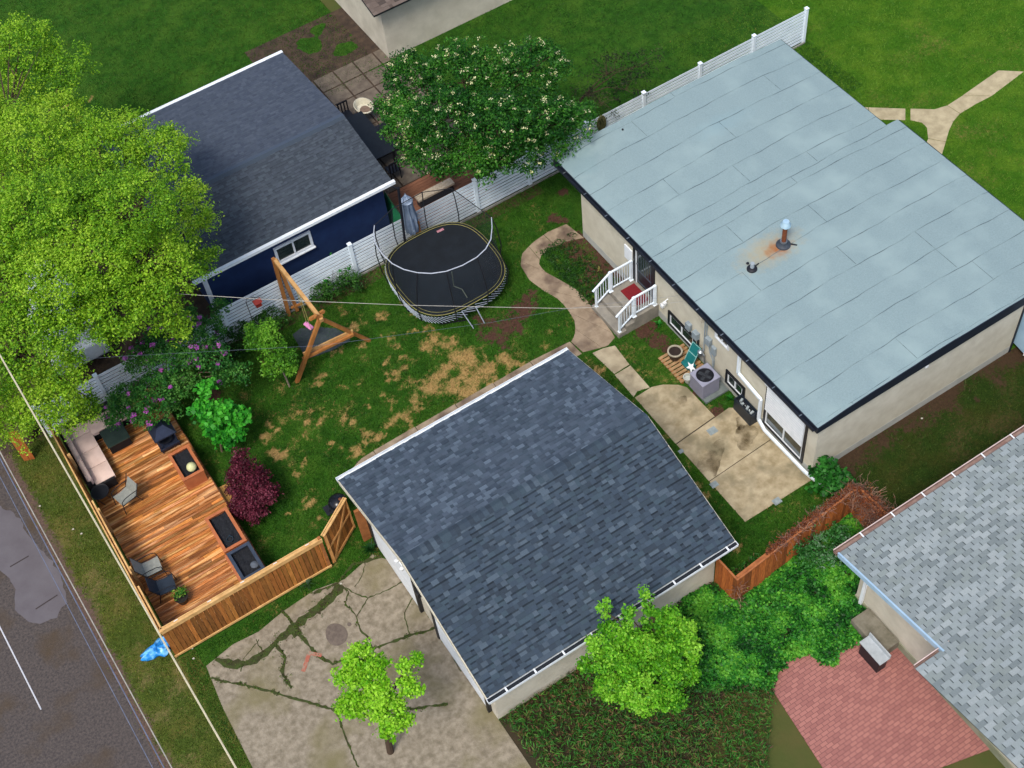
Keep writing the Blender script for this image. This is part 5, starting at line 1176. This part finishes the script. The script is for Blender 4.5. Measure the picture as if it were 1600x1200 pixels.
build('box', b, mat('trough_slate', '#232c36', '#1b232c', ns=5, rough=.4), bxp); build('contents', MB().box(bx0+.03, bx1-.03, by0+.03, by1-.03, .04, .44), M_psoil, bxp)
b = MB()
for k in range(6): b.box(17.04+rnd.uniform(0, .1), 17.14+rnd.uniform(0, .08), 18.05+k*.11, 18.12+k*.11, .42, .47+rnd.uniform(0, .06), rz=rnd.uniform(-.5, .5))
build('bottle', b, mat('pale_scrap', '#a9b3b4', '#7b8687', ns=20), bxp)
for i, (px, py, s) in enumerate([(1113, 673, .15), (1214, 783, .13), (1116, 757, .12), (1064, 705, .08)]):
    q = G(px, py, .03); b = MB(); b.box(q.x-s, q.x+s, q.y-s*.8, q.y+s*.8, .02, .034); b.box(q.x-s*.75, q.x+s*.75, q.y-s*.55, q.y+s*.55, .034, .039)
    tag(build('drain_cover', b, mat('cover_grey', '#8f9a9a', '#7c8686', ns=9)), ['square grey cover in the middle of the patio', 'square grey cover at the near patio edge by the fence', 'grey cover at the left patio joint', 'small cover on the grassy patio edge by the garage'][i], 'cover', group='small covers set around the patio')

# barbecue by the gate
bq = thing('barbecue', 'black kettle barbecue with cart tucked behind the open gate', 'barbecue', (4.85, 22.6, 0))
b = MB(); b.lathe((4.9, 22.55, .62), [(.06, 0), (.24, .1), (.3, .22), (.3, .26), (.24, .36), (.08, .42), (.01, .43)], n=24); build('kettle', b, mat('bbq_enamel', '#14161b', '#1a1c22', ns=3, rough=.2), bq, smooth=True)
b = MB(); b.box(4.45, 4.75, 22.45, 22.8, .6, .63); build('side_shelf', b, M_frame, bq)
for dx, dy in ((-.2, -.15), (.2, -.15), (-.2, .2), (.2, .2), (-.4, 0)): build('leg', MB().tube([(4.9+dx*.8, 22.55+dy*.8, .7), (4.9+dx*1.1, 22.55+dy*1.1, 0)], .014, 6), M_frame, bq)
b = MB(); b.lathe((4.98, 22.48, 1.02), [(.03, 0), (.06, .03), (.02, .05)], n=10); build('lid_vent', b, mat('rust_vent', '#7d4a30', '#5e3826', ns=9), bq)
for dx in (-.25, .25):
    wv = MB(); wv.lathe((0, 0, 0), [(.05, 0), (.09, .01), (.09, .04), (.05, .05)], n=14); wv.v = [(4.6+dx*.5+a, 22.35+c, .09+b_2) for a, b_2, c in wv.v]; build('wheel', wv, M_black, bq)

# blue bag in the verge
bag = thing('plastic_bag', 'crumpled bright blue plastic bag on the grass at the fence corner', 'bag', (-1.68, 21.7, 0))
n = 26; mm = 14; vs = []
for i in range(mm+1):
    f_ = i/mm
    for k in range(n):
        t = 2*math.pi*k/n; rr_ = math.sin(math.pi*min(f_*.9+.1, 1))**.7*(1+.16*math.sin(5*t+f_*4)+.1*math.sin(9*t+2)+rnd.uniform(-.05, .05))
        x = .41*rr_*math.cos(t)-.10*(1 if math.cos(t) < -.7 else 0)*rr_; y = .26*rr_*math.sin(t)*(1-.35*math.cos(t+3.14))
        vs.append((x-.02, y, max(.0, .24*(1-math.cos(math.pi*f_))/2*(1.0+.15*math.sin(7*t+3*f_)))))
for i, v in enumerate(vs): vs[i] = (-1.68+v[0], 21.70+v[1], v[2])
b = MB(); b.add(vs, [(i*n+j, i*n+(j+1) % n, (i+1)*n+(j+1) % n, (i+1)*n+j) for i in range(mm) for j in range(n)])
M_bag = mat('blue_bag_plastic', '#2f8fd8', '#1b6fb8', ns=9, rough=.25, c3='#7cc4ee', n3=5)
build('bag_body', b, M_bag, bag, smooth=True)
b = MB(); b.lathe((-1.38, 21.84, .1), [(.02, 0), (.1, .03), (.13, .08), (.05, .16)], n=11); build('bag_knot', b, M_bag, bag)
li = MB()
for px, py in [(301,1014),(303,1030),(115,828),(128,835),(63,792),(533,913),(1320,596),(1365,598),(1440,655)]:
    q = G(px, py); disc(li, (q.x, q.y), .035, .03, .05, .3)
for i in range(0): pass
tag(build('litter', li, mat('litter_white', '#b8b5a8', '#9c998c', ns=20)), 'tiny pale scraps and blossom litter scattered on grass and drive', 'litter', kind='stuff')

# ---------------------------------------------------------------- utility cables
M_cab = mat('cable_sheath', '#a9a59a', '#8f8b82', ns=3, rough=.5); M_cab2 = mat('dark_cable', '#6b7286', '#585e70', ns=3, rough=.5)
def cable(label, pts, r, M, sag=0.0):
    P = [G(*p) for p in pts]; Q = []
    a = P[0]+(P[0]-P[1])*.8; b = P[-1]
    if len(P) == 2:
        b = P[1]+(P[1]-P[0])*.8
        for k in range(25): t = k/24; Q.append(a.lerp(b, t)-Vector((0, 0, sag*4*t*(1-t))))
    else:
        Q = resample([P[0]+(P[0]-P[1])*.9]+P, 40)
    tag(build('utility_cable', MB().tube(Q, r, 5), M), label, 'cable', group='overhead cables')
cable('thick pale cable running over the cedar fence line', [(0, 555, 8.6), (283, 1050, 8.6)], .022, mat('pale_cable', '#c9c0a4', '#b5ac90', ns=3, rough=.5))
cable('pale cable above the verge, right one of the alley pair', [(0, 706, 8.0), (187, 1050, 8.0)], .014, M_cab)
cable('blue-grey cable above the verge, left one of the alley pair', [(0, 716, 8.0), (177, 1050, 8.0)], .015, M_cab2)
cable('thin dark cable along the edge of the alley asphalt', [(0, 745, 7.6), (160, 1050, 7.6)], .010, M_cab2)
cable('short white cable crossing the alley in the near corner', [(0, 980, 9.0), (35, 1050, 9.0)], .016, mat('white_cable', '#c9c9cc', '#bcbcc0', ns=3))
cable('service cable crossing the yard above the trampoline to the house eave', [(0, 428, 6.2), (210, 455, 5.6), (420, 468, 5.0), (640, 477, 4.2), (880, 482, 3.3), (1020, 477, 2.8), (1066, 471, 2.6)], .009, M_cab)
cable('fine lower cable crossing the yard toward the back door', [(0, 570, 5.5), (200, 556, 5.0), (500, 540, 4.2), (760, 505, 3.6), (900, 480, 3.0), (1060, 462, 2.6)], .003, M_cab2)
# ---------------------------------------------------------------- vegetation
def make_leaves(cl, k, lr, size, cols, up=.7, asp=.55, hang=0.0):
    """cl: (n,5) cluster x,y,z,radius,tone -> k leaves each, diamonds with a fold"""
    n = len(cl); cl = np.repeat(np.array(cl), k, axis=0); N = len(cl)
    d = rng.normal(0, 1, (N, 3)); d /= np.linalg.norm(d, axis=1)[:, None]; rr = rng.random(N)**.5
    p = cl[:, :3]+d*(cl[:, 3]*rr)[:, None]*np.array([1, 1, .6])
    nr = rng.normal(0, 1, (N, 3))+np.array([0, 0, up*2])+d*.5; nr /= np.linalg.norm(nr, axis=1)[:, None]
    t = rng.normal(0, 1, (N, 3))+np.array([0, 0, -hang]); t -= nr*(t*nr).sum(1)[:, None]; t /= np.linalg.norm(t, axis=1)[:, None]
    b = np.cross(nr, t); s = size*rng.uniform(.6, 1.3, N)[:, None]
    V = np.stack([p-t*s*.5, p+b*s*asp*.5+nr*s*.06, p+t*s*.5-nr*s*.08, p-b*s*asp*.5+nr*s*.06], 1).reshape(-1, 3)
    C = [np.array(lin(c)) for c in cols]; m = np.clip(cl[:, 4]+rng.normal(0, .22, N), 0, .999)*(len(C)-1)
    i = m.astype(int); f = (m-i)[:, None]; A = np.array(C); c = A[i]*(1-f)+A[np.minimum(i+1, len(C)-1)]*f
    c *= rng.uniform(.78, 1.2, N)[:, None]
    return V, np.repeat(c, 4, axis=0)
def lobes_to_clusters(lobes, dens, cr):
    out = []
    for (x, y, z, rx, rz_) in lobes:
        n = max(6, int(dens*rx*rx*4)); tl = rnd.uniform(.25, .75)
        for _ in range(n):
            d = rng.normal(0, 1, 3); d /= np.linalg.norm(d)
            if d[2] < -.45 and rnd.random() < .6: d[2] = -d[2]
            r = rnd.uniform(.45, 1)**.6*rnd.choice((1, 1, 1, 1.15, .75))
            out.append((x+d[0]*rx*r, y+d[1]*rx*r, z+d[2]*rz_*r, cr*rnd.uniform(.6, 1.35), min(1, max(0, tl+rnd.uniform(-.25, .25)+.12*d[2]))))
    return out
def tree(name, label, cat, base, lobes, cols, leaf=.1, dens=9, cr=.3, k=26, trunk=.16, group=None, up=.7, asp=.55, bark='#4a3b2e', limbs=26, flowers=None, hang=0, smooth=True, stem='trunk', crown='crown'):
    t = thing(name, label, cat, (base[0], base[1], 0), group)
    cl = lobes_to_clusters(lobes, dens, cr)
    V, C = make_leaves(cl, k, cr, leaf, cols, up, asp, hang)
    fast(crown, V, np.arange(len(V)).reshape(-1, 4), C, LEAF, t)
    # trunk and limbs
    mb = MB(); zs = [q[2] for q in lobes]; zm = sum(zs)/len(zs); cxm = sum(q[0] for q in lobes)/len(lobes); cym = sum(q[1] for q in lobes)/len(lobes)
    T = Vector((base[0]*.6+cxm*.4, base[1]*.6+cym*.4, zm*.62)); B0 = Vector((base[0], base[1], -.05))
    P = [B0, B0.lerp(T, .35)+Vector((rnd.uniform(-.1, .1), rnd.uniform(-.1, .1), 0))*min(1, trunk*6), B0.lerp(T, .7), T]
    mb.tube(P, [trunk*1.15, trunk, trunk*.85, trunk*.7], 9)
    sub = []
    for q in lobes:
        e = Vector(q[:3]); m1 = T.lerp(e, .5)+Vector((0, 0, .12*(e-T).length)); s0 = P[2].lerp(T, rnd.random())
        mb.tube([s0, m1, e], [trunk*.5, trunk*.3, trunk*.12], 6); sub.append((m1, e))
    for _ in range(limbs*3):
        c = cl[rnd.randrange(len(cl))]; e = Vector(c[:3]); m1, e1 = min(sub, key=lambda s: (s[1]-e).length); s0 = m1.lerp(e1, rnd.uniform(.3, 1)); mb.tube([s0, s0.lerp(e, .5)+Vector((0, 0, .08)), e], [trunk*.16, trunk*.09, trunk*.03], 4)
    build(stem, mb, mat('bark_'+bark.strip('#'), bark, None, ns=9, rough=.95), t)
    if flowers:
        fc, fs, fn, fk = flowers; sel = [c for c in cl if rnd.random() < fn]; sel = [(c[0], c[1], c[2]+c[3]*.35, c[3]*.45 if fk > 8 else c[3], c[4]) for c in sel]
        V, C = make_leaves(sel, fk, cr, fs, fc, .9, .9); fast('blossom', V, np.arange(len(V)).reshape(-1, 4), C, PETAL, t)
    return t
def L(px, py, z, r, rz_=None): g = G(px, py, z); return (g.x, g.y, z, r, rz_ if rz_ else r*.62)
YG = ['#47761a', '#699e1e', '#8cb928', '#a8ca3a']
tree('big_tree', 'huge bright yellow-green tree spreading over the navy garage roof', 'tree', (1.9, 31.8),
     [L(160,245,6.8,1.35), L(245,250,6.2,1.2), L(285,330,5.6,1.15), L(205,330,7.6,1.5), L(150,400,7.2,1.45), L(235,410,6.4,1.4), L(290,410,5,.8), L(175,480,6,1.2), L(245,480,5.2,.95), L(205,200,6.2,.7), L(262,215,5.4,.5), L(318,350,4.8,.4), L(328,400,4.6,.3), L(275,510,4.2,.5), L(120,330,7.2,1.3), L(185,520,4.8,.6), L(150,200,5.8,.7)],
     YG, leaf=.086, dens=18, cr=.32, k=54, trunk=.24)
tree('big_tree', 'tall bright green tree leaning over the alley verge at the far left', 'tree', (-2.2, 31.2),
     [L(40,230,7.2,1.5), L(60,330,7.8,1.5), L(10,330,6.6,1.2), L(85,420,7.2,1.3), L(30,430,7,1.4), L(100,510,6,1.1), L(40,530,6.2,1.4), L(95,590,5,.9), L(45,620,5,1.05), L(100,640,4.2,.75), L(20,670,4.2,.75), L(135,500,5.2,.6), L(90,180,6,.9), L(20,160,6,1.0), L(-60,400,7,1.8), L(-60,600,6,1.5), L(-40,200,7,1.6), L(30,80,6.5,1.4), L(100,110,6,1.0), L(135,630,3.6,.42), L(130,650,3.4,.4)],
     YG, leaf=.086, dens=18, cr=.32, k=54, trunk=.24)
FG = ['#0f3a10', '#1d5418', '#35701f', '#4f8a2a']
tree('blossom_tree', 'dense dark green tree with cream blossom clusters behind the white fence', 'tree', (15.8, 32.0),
     [L(640,190,3.9,1.0), L(700,180,4.5,1.2), L(780,190,4.6,1.2), L(850,185,4.2,1.1), L(895,195,3.6,.75), L(680,240,3.6,.85), L(750,245,3.6,.95), L(820,240,3.3,.8), L(870,225,3.2,.6), L(700,262,2.8,.5), L(760,258,2.8,.5), L(620,165,3.8,.7), L(640,232,3.2,.55), L(720,110,4.6,1.3), L(830,110,4.4,1.3), L(640,120,4,1.0), L(905,175,3.4,.5)],
     FG, leaf=.10, dens=26, cr=.27, k=40, trunk=.2, flowers=(['#c9c98a', '#dcdcb0', '#a9b060'], .05, .26, 14))
tree('dark_shrub', 'dark leafless-looking shrub mass beyond the fence right of the blossom tree', 'shrub', (20.5, 33.2),
     [L(940,165,1.8,.7), L(980,140,1.6,.7), L(915,150,1.8,.6), L(960,110,1.8,1.0), L(1010,100,1.6,.8)], ['#0d1a0c', '#1b2a14', '#2b3a1c', '#51552f'], leaf=.08, dens=10, cr=.25, k=18, trunk=.06)
LG = ['#1c4f1e', '#2c6c28', '#468430', '#669a44']
tree('lilac_bush', 'dark green lilac with purple flower heads behind the sofa corner', 'bush', (2.2, 29.6),
     [L(200,625,1.9,.62), L(240,610,2.1,.72), L(180,650,1.5,.42), L(225,650,1.6,.5), L(260,560,2.5,.75), L(300,540,2.6,.7), L(330,560,2.3,.6), L(245,530,2.5,.5), L(290,500,2.4,.5), L(330,510,2.1,.45), L(370,582,1.8,.4), L(345,590,1.8,.35), L(280,600,2,.6), L(265,640,1.3,.4), L(345,480,1.9,.32), L(215,565,2.2,.5)],
     LG, leaf=.085, dens=40, cr=.2, k=30, trunk=.07, flowers=(['#8a3f92', '#b55bb0', '#cf86c6'], .06, .085, 60), bark='#54463a', limbs=40)
tree('maple_sapling', 'small bright green maple on the lawn beside the deck', 'tree', (2.85, 26.95),
     [L(322,605,2.4,.24,.3), L(320,640,1.9,.33,.3), L(345,645,1.7,.40,.3), L(372,650,1.4,.33,.25), L(350,680,1.0,.38,.25), L(330,660,1.4,.33,.25), L(370,675,1.0,.28,.2)],
     ['#1d6a1c', '#2f8f26', '#43a82c', '#5cbb38'], leaf=.16, dens=85, cr=.17, k=13, trunk=.035, asp=.85, bark='#6b5a48', limbs=8)
tree('purple_bush', 'deep burgundy leaved bush on the lawn beside the deck step', 'bush', (2.95, 24.5),
     [L(378,720,1.6,.30,.32), L(376,745,1.2,.40,.38), L(402,748,1.2,.38,.35), L(412,775,.9,.36,.35), L(386,780,.9,.46,.42), L(397,798,.6,.38,.35), L(374,795,.7,.32,.3), L(424,765,.9,.2,.25), L(365,765,1.0,.2,.3)],
     ['#34101a', '#501a29', '#6b2638', '#8a4355'], leaf=.085, dens=120, cr=.15, k=22, trunk=.03, bark='#3b2a26', limbs=10)
tree('small_tree', 'slim young light green tree left of the swing frame', 'tree', (5.82, 27.95),
     [L(420,520,2.3,.38,.35), L(400,535,2.0,.36,.3), L(425,548,1.9,.42,.35), L(445,560,1.6,.35,.3), L(425,575,1.5,.33,.3), L(455,578,1.4,.20,.2), L(398,515,2.0,.25,.2)],
     ['#2f6418', '#477f1e', '#5f9a26', '#7bb035'], leaf=.09, dens=80, cr=.17, k=22, trunk=.03, bark='#8b7d6a', limbs=10)
for i, (nm_, lab, lob) in enumerate([
    ('fence_shrub', 'low round shrub against the white fence below the bird feeder', [L(425,492,.5,.4), L(405,500,.45,.35), L(440,498,.4,.3), L(395,490,.6,.25)]),
    ('fence_shrub', 'leafy shrub at the white fence just left of the trampoline', [L(548,435,.7,.38), L(562,442,.5,.33), L(535,442,.6,.35), L(520,452,.45,.35)]),
    ('fence_shrub', 'shrub at the white fence between swing frame and larger shrub', [L(505,455,.5,.36), L(495,465,.4,.3), L(512,445,.5,.25)]),
    ('fence_shrub', 'shrub beside the lilac at the far end of the white fence', [L(350,500,.8,.35), L(370,515,.6,.4), L(340,520,.6,.4), L(385,505,.5,.3), L(345,480,1.0,.25)]),
    ('fence_shrub', 'dark shrub in the shade behind the small tree by the fence', [L(400,525,.4,.4), L(375,535,.4,.4), L(420,510,.4,.35), L(360,548,.4,.35)])]):
    g = lob[0]; tree(nm_, lab, 'shrub', (g[0], g[1]), lob, ['#14380f', '#25521a', '#3a6b22', '#4d8030'], leaf=.075, dens=55, cr=.15, k=15, trunk=.02, limbs=4, group='shrubs along the white fence', stem='stem', crown='foliage')
vn = [L(523,405,1.1,.08,.06), L(530,425,.95,.08,.06), L(519,398,1.25,.06,.05), L(512,437,.8,.09,.06), L(545,418,.95,.1,.08)]
tree('climbing_vine', 'thin vine with a few broad leaves on the white fence near the window', 'vine', (8.9, 30.7), vn, ['#1d5a20', '#2f7a2c', '#3f8f36'], leaf=.12, dens=40, cr=.06, k=2, trunk=.008, limbs=2, group='shrubs along the white fence', stem='stem', crown='foliage')
tree('round_tree', 'bushy bright green tree in front of the shingled garage', 'tree', (9.9, 12.6),
     [L(945,955,3.5,.14,.5), L(950,985,3.0,.22,.4), L(983,962,3.5,.16,.45), L(980,990,3.1,.25,.4), L(1012,935,3.9,.14,.5), L(1018,965,3.3,.25,.4), L(1045,965,3.0,.3,.4), L(1070,990,2.6,.3,.4), L(1080,1015,2.2,.25,.35), L(1045,1000,2.6,.42,.4), L(1005,1010,2.9,.36,.4), L(965,1015,2.7,.32,.35), L(930,1008,2.7,.24,.3), L(945,1035,2.3,.32,.3), L(990,1045,2.5,.42,.4), L(1040,1045,2.2,.45,.4), L(1075,1050,1.9,.3,.3), L(1000,1085,2.2,.5,.4), L(955,1075,2.0,.4,.3), L(1045,1090,1.9,.4,.3), L(915,1040,2.2,.2,.25)],
     ['#3a7d16', '#549c1c', '#74b826', '#98cf40'], leaf=.09, dens=95, cr=.17, k=30, trunk=.1, asp=.6, limbs=30)
tree('driveway_tree', 'bright green tree top rising over the cracked driveway', 'tree', (2.4, 15.2),
     [L(565,1030,4.4,.38,.4), L(585,1045,4.2,.36,.4), L(548,1055,4.2,.4), L(640,1040,4.4,.2,.25), L(652,1030,4.5,.14,.2), L(640,1075,4.1,.3), L(590,1085,4.0,.42), L(550,1100,3.8,.4), L(610,1120,3.8,.5)],
     ['#4a8f12', '#6cae18', '#8cc828', '#a5d63c'], leaf=.085, dens=60, cr=.2, k=38, trunk=.09, asp=.7, limbs=20)
tree('corner_bush', 'dense green leafy bush at the house corner beside the downspout end', 'bush', (17.75, 15.0),
     [L(1290,728,.75,.33), L(1300,745,.55,.4), L(1275,735,.5,.2), L(1310,755,.4,.4), L(1285,758,.35,.35), L(1325,762,.45,.3)],
     ['#123f12', '#1d5a1c', '#2f7526', '#3f8a30'], leaf=.13, dens=50, cr=.16, k=10, trunk=.02, asp=.85, limbs=4, stem='stem', crown='foliage')
def tuft(name, label, cat, c, n, h, col, w_=.03, group=None, spread=.12):
    V = []; C = []; a0 = np.array(lin(col))
    for i in range(n):
        a = rnd.uniform(0, 6.28); r = rnd.uniform(.3, 1)*spread; d = Vector((math.cos(a), math.sin(a), 0)); s = Vector((-d.y, d.x, 0))*w_
        hh = h*rnd.uniform(.6, 1.1); p0 = Vector((c[0], c[1], c[2]))+d*.01; p1 = p0+d*r*.6+Vector((0, 0, hh)); p2 = p0+d*r*1.6+Vector((0, 0, hh*.85)); cc = a0*rnd.uniform(.7, 1.3)
        V += [p0, p1+s, p2, p1-s]; C += [cc]*4
    return tag(fast(name, np.array([v[:] for v in V]), np.arange(len(V)).reshape(-1, 4), np.array(C), LEAF), label, cat, group)
q = G(1037, 503); tuft('leafy_plant', 'bright green leafy plant at the foot of the stoop wall', 'plant', (17.05, 22.85, 0), 16, .22, '#2f8a2a', .035)
tuft('leafy_plant', 'green spiky plant between air conditioner and black trough', 'plant', (17.1, 19.1, 0), 16, .22, '#2f7a26', .03)
tuft('leafy_plant', 'yellow-green plant beside the foot of the stoop railing', 'plant', (15.95, 24.95, 0), 14, .25, '#5d7a26', .03)
tuft('leafy_plant', 'pale seedling in the soil bed by the house wall', 'plant', (16.9, 26.0, 0), 8, .12, '#8a8a4a', .03)
tuft('leafy_plant', 'dark spiky weed clump by the cedar gate post and driveway', 'weed', (5.05, 20.95, 0), 40, .28, '#1d4a1c', .02, spread=.25)
tuft('leafy_plant', 'grey-green weed at the base of the cedar fence by the lawn strip', 'weed', (2.9, 21.05, 0), 24, .18, '#3a5a3a', .015, spread=.2)
V, C = make_leaves([(-.42+rnd.uniform(-.14, .2), 22.54+rnd.uniform(-.12, .14), DZ+.38+rnd.uniform(0, .12), .1, rnd.random()) for _ in range(26)], 9, .1, .07, ['#2b6a22', '#4a8a2c', '#8fa83c'])
fast('foliage', V, np.arange(len(V)).reshape(-1, 4), C, LEAF, pt)

# ivy / ground cover behind the second cedar fence
poly = [(p.x, p.y) for p in (G(*q) for q in [(1128,930),(1150,920),(1200,885),(1240,850),(1330,800),(1348,815),(1400,880),(1388,965),(1378,985),(1378,1000),(1340,1006),(1312,1018),(1302,1042),(1285,1036),(1262,1024),(1238,1030),(1218,1050),(1200,1080),(1085,1080),(1070,1000),(1062,930),(1100,920)])]
xs_ = [p[0] for p in poly]; ys_ = [p[1] for p in poly]
N_ = 7500; X = rng.uniform(min(xs_), max(xs_), N_); Y = rng.uniform(min(ys_), max(ys_), N_); kp = inside(X, Y, poly); X, Y = X[kp], Y[kp]
hz = .06+.22*fbm(X, Y, 1.1, 61)+.45*np.clip(fbm(X, Y, .35, 66)-.45, 0, 1); hz = hz*np.clip(fbm(X, Y, .25, 71)*2, .4, 1)*np.clip((Y-10.2)*.9-np.clip(X-14,0,2)*.0+.35, .25, 1)
tone = np.clip(fbm(X, Y, .45, 77)*1.8-.4, 0, 1)
cl = [(x, y, z, .13, t) for x, y, z, t in zip(X, Y, hz, tone)]
V, C = make_leaves(cl, 12, .13, .09, ['#123f14', '#2b7626', '#4a9a2e', '#72b83c'], up=.7, asp=.8)
tag(fast('ground_cover', V, np.arange(len(V)).reshape(-1, 4), C, LEAF), kind='stuff', label='thick green ivy covering the neighbour bed behind the fence', cat='ivy')
struct(build('garden_soil', MB().prism([(5.35,14.28),(12.74,14.28),(12.8,13.4),(17.4,13.7),(17.4,11.9),(15.68,11.6),(15.68,11.4),(13.4,11.4),(11.8,12.2),(8,9),(8,0),(5.35,0)], -.1, .008), mat('bed_soil', '#2c2a1a', '#3a2f20', ns=2.5, rough=.95, bump=.6, bs=20)))
# rough weeds left of the ivy
N_ = 14000; X = rng.uniform(5.5, 14.2, N_); Y = rng.uniform(6.5, 14.2, N_); brk = [(12.2, 10.9), (13.2, 11.3), (14.4, 10.6), (15.6, 9.8), (15.6, 4), (8, 4), (9.5, 8)]; kp = ~inside(X, Y, poly) & ~inside(X, Y, brk) & (Y > 7+(X-5)*.2); X, Y = X[kp], Y[kp]
V, C = make_leaves([(x, y, .10+.2*vnoise(np.array(x), np.array(y), .5, 3), .12, rnd.random()) for x, y in zip(X, Y)], 4, .1, .16, ['#4a3524', '#22521b', '#2f6a22', '#46802a', '#6b5334'], up=.5, asp=.18)
tag(fast('weeds', V, np.arange(len(V)).reshape(-1, 4), C, BLADE), kind='stuff', label='straggly weeds and grass blades beside the round green tree', cat='weeds')
tree('fence_vine', 'green climber with pale grey shoots against the old brown fence', 'vine', (15.1, 13.2),
     [L(1255,855,.9,.3), L(1275,845,.8,.3), L(1230,850,.8,.25), L(1265,870,.6,.35), L(1310,835,.7,.35), L(1320,850,.5,.35), L(1275,800,1.5,.12), L(1270,815,1.3,.15), L(1290,870,.5,.4)], ['#17481a', '#2a6a24', '#4a8a44', '#7a9a7a'], leaf=.09, dens=60, cr=.15, k=11, trunk=.02, limbs=10, stem='stem', crown='foliage')
tree('fence_vine', 'small vine shoot at the near corner post of the old brown fence', 'vine', (12.95, 13.15),
     [L(1150,908,.7,.16), L(1165,915,.6,.15), L(1143,895,.9,.12)], ['#2f6a1c', '#4f8a26', '#8a9a30'], leaf=.09, dens=60, cr=.12, k=8, trunk=.015, limbs=8, bark='#5a3326', stem='stem', crown='foliage')
# dead brown vines over the fence top and corner
dv = MB(); cols_ = [(.18, .09, .07), (.26, .14, .10), (.12, .06, .05), (.36, .22, .15)]
def twig(p, n, stp, r, up=.0, pull=None):
    Q = [Vector(p)]; d = Vector((rnd.uniform(-1, 1), rnd.uniform(-1, 1), rnd.uniform(-.2, .8))).normalized()
    for _ in range(n):
        d = (d+Vector((rnd.uniform(-.6, .6), rnd.uniform(-.6, .6), rnd.uniform(-.5, .45)+up))).normalized(); Q.append(Q[-1]+d*stp)
    dv.tube(Q, r, 3, col=rnd.choice(cols_), cap=False)
for _ in range(420):
    t = rnd.random()**.8; twig((17.4+rnd.gauss(0, .13), 13.75-1.7*t+rnd.gauss(0, .1), 1.5+rnd.gauss(0, .12)-.35*t), 6, .075, .005)
for _ in range(260):
    t = rnd.random(); twig((17.35+rnd.gauss(0, .16), 13.6-1.5*t, rnd.uniform(.6, 1.6)), 6, .09, .006)
for _ in range(220):
    t = rnd.uniform(.28, 1); twig((12.78+4.57*t, 13.38+.37*t+rnd.gauss(.0, .07), 1.66+rnd.gauss(0, .05)), 4, .06, .006)
for _ in range(40): twig((12.8+rnd.gauss(0, .08), 13.28+rnd.gauss(0, .06), rnd.uniform(.3, 1.2)), 5, .06, .006, -.1)
tag(build('dead_vines', dv, mat('dead_stem', (1, 1, 1), (.6, .6, .6), ns=9, attr='col'), color=True), kind='stuff', label='tangle of dead brown vines over the old cedar fence', cat='dead vines')
N_ = 900; tt = rng.uniform(.25, 1, N_); cl = [(12.78+4.57*t, 13.42+.37*t+rnd.gauss(0, .06), 1.66+rnd.gauss(0, .04), .06, rnd.random()) for t in tt]
cl += [(17.4+rnd.gauss(0, .14), 13.7-1.5*rnd.random(), 1.6+rnd.gauss(0, .12), .07, rnd.random()) for _ in range(500)]
V, C = make_leaves(cl, 4, .06, .05, ['#5a2f20', '#8a4a2c', '#a8683f', '#6b4030'])
tag(fast('dead_leaves', V, np.arange(len(V)).reshape(-1, 4), C, LEAF), kind='stuff', label='curled rusty dead leaves along the old fence top', cat='dead leaves')
# moss and weeds in driveway cracks
cl = [(x+rnd.gauss(0, w_*.8), y+rnd.gauss(0, w_*.8), .03, min(w_, .07), rnd.random()) for x, y, w_ in mosspts for _ in range(6)]
V, C = make_leaves(cl, 6, .05, .035, ['#2b3a14', '#3f5a1c', '#5a7a24', '#5a4630'], up=.9, asp=.7)
tag(fast('crack_moss', V, np.arange(len(V)).reshape(-1, 4), C, LEAF), kind='stuff', label='green moss and weeds in the driveway cracks', cat='moss')
# flower bed weeds between curved path and house
cl = []
for _ in range(900):
    x, y = rnd.uniform(15.65, 17.2), rnd.uniform(24.9, 28.0)
    if rnd.random() < (1.25-(x-15.6)*.75): cl.append((x, y, .06, .09, rnd.random()*.8))
V, C = make_leaves(cl, 6, .08, .06, ['#16350f', '#27521a', '#3c6b22'], up=.9, asp=.6)
tag(fast('bed_weeds', V, np.arange(len(V)).reshape(-1, 4), C, LEAF), kind='stuff', label='low green weeds in the soil bed by the house', cat='weeds')
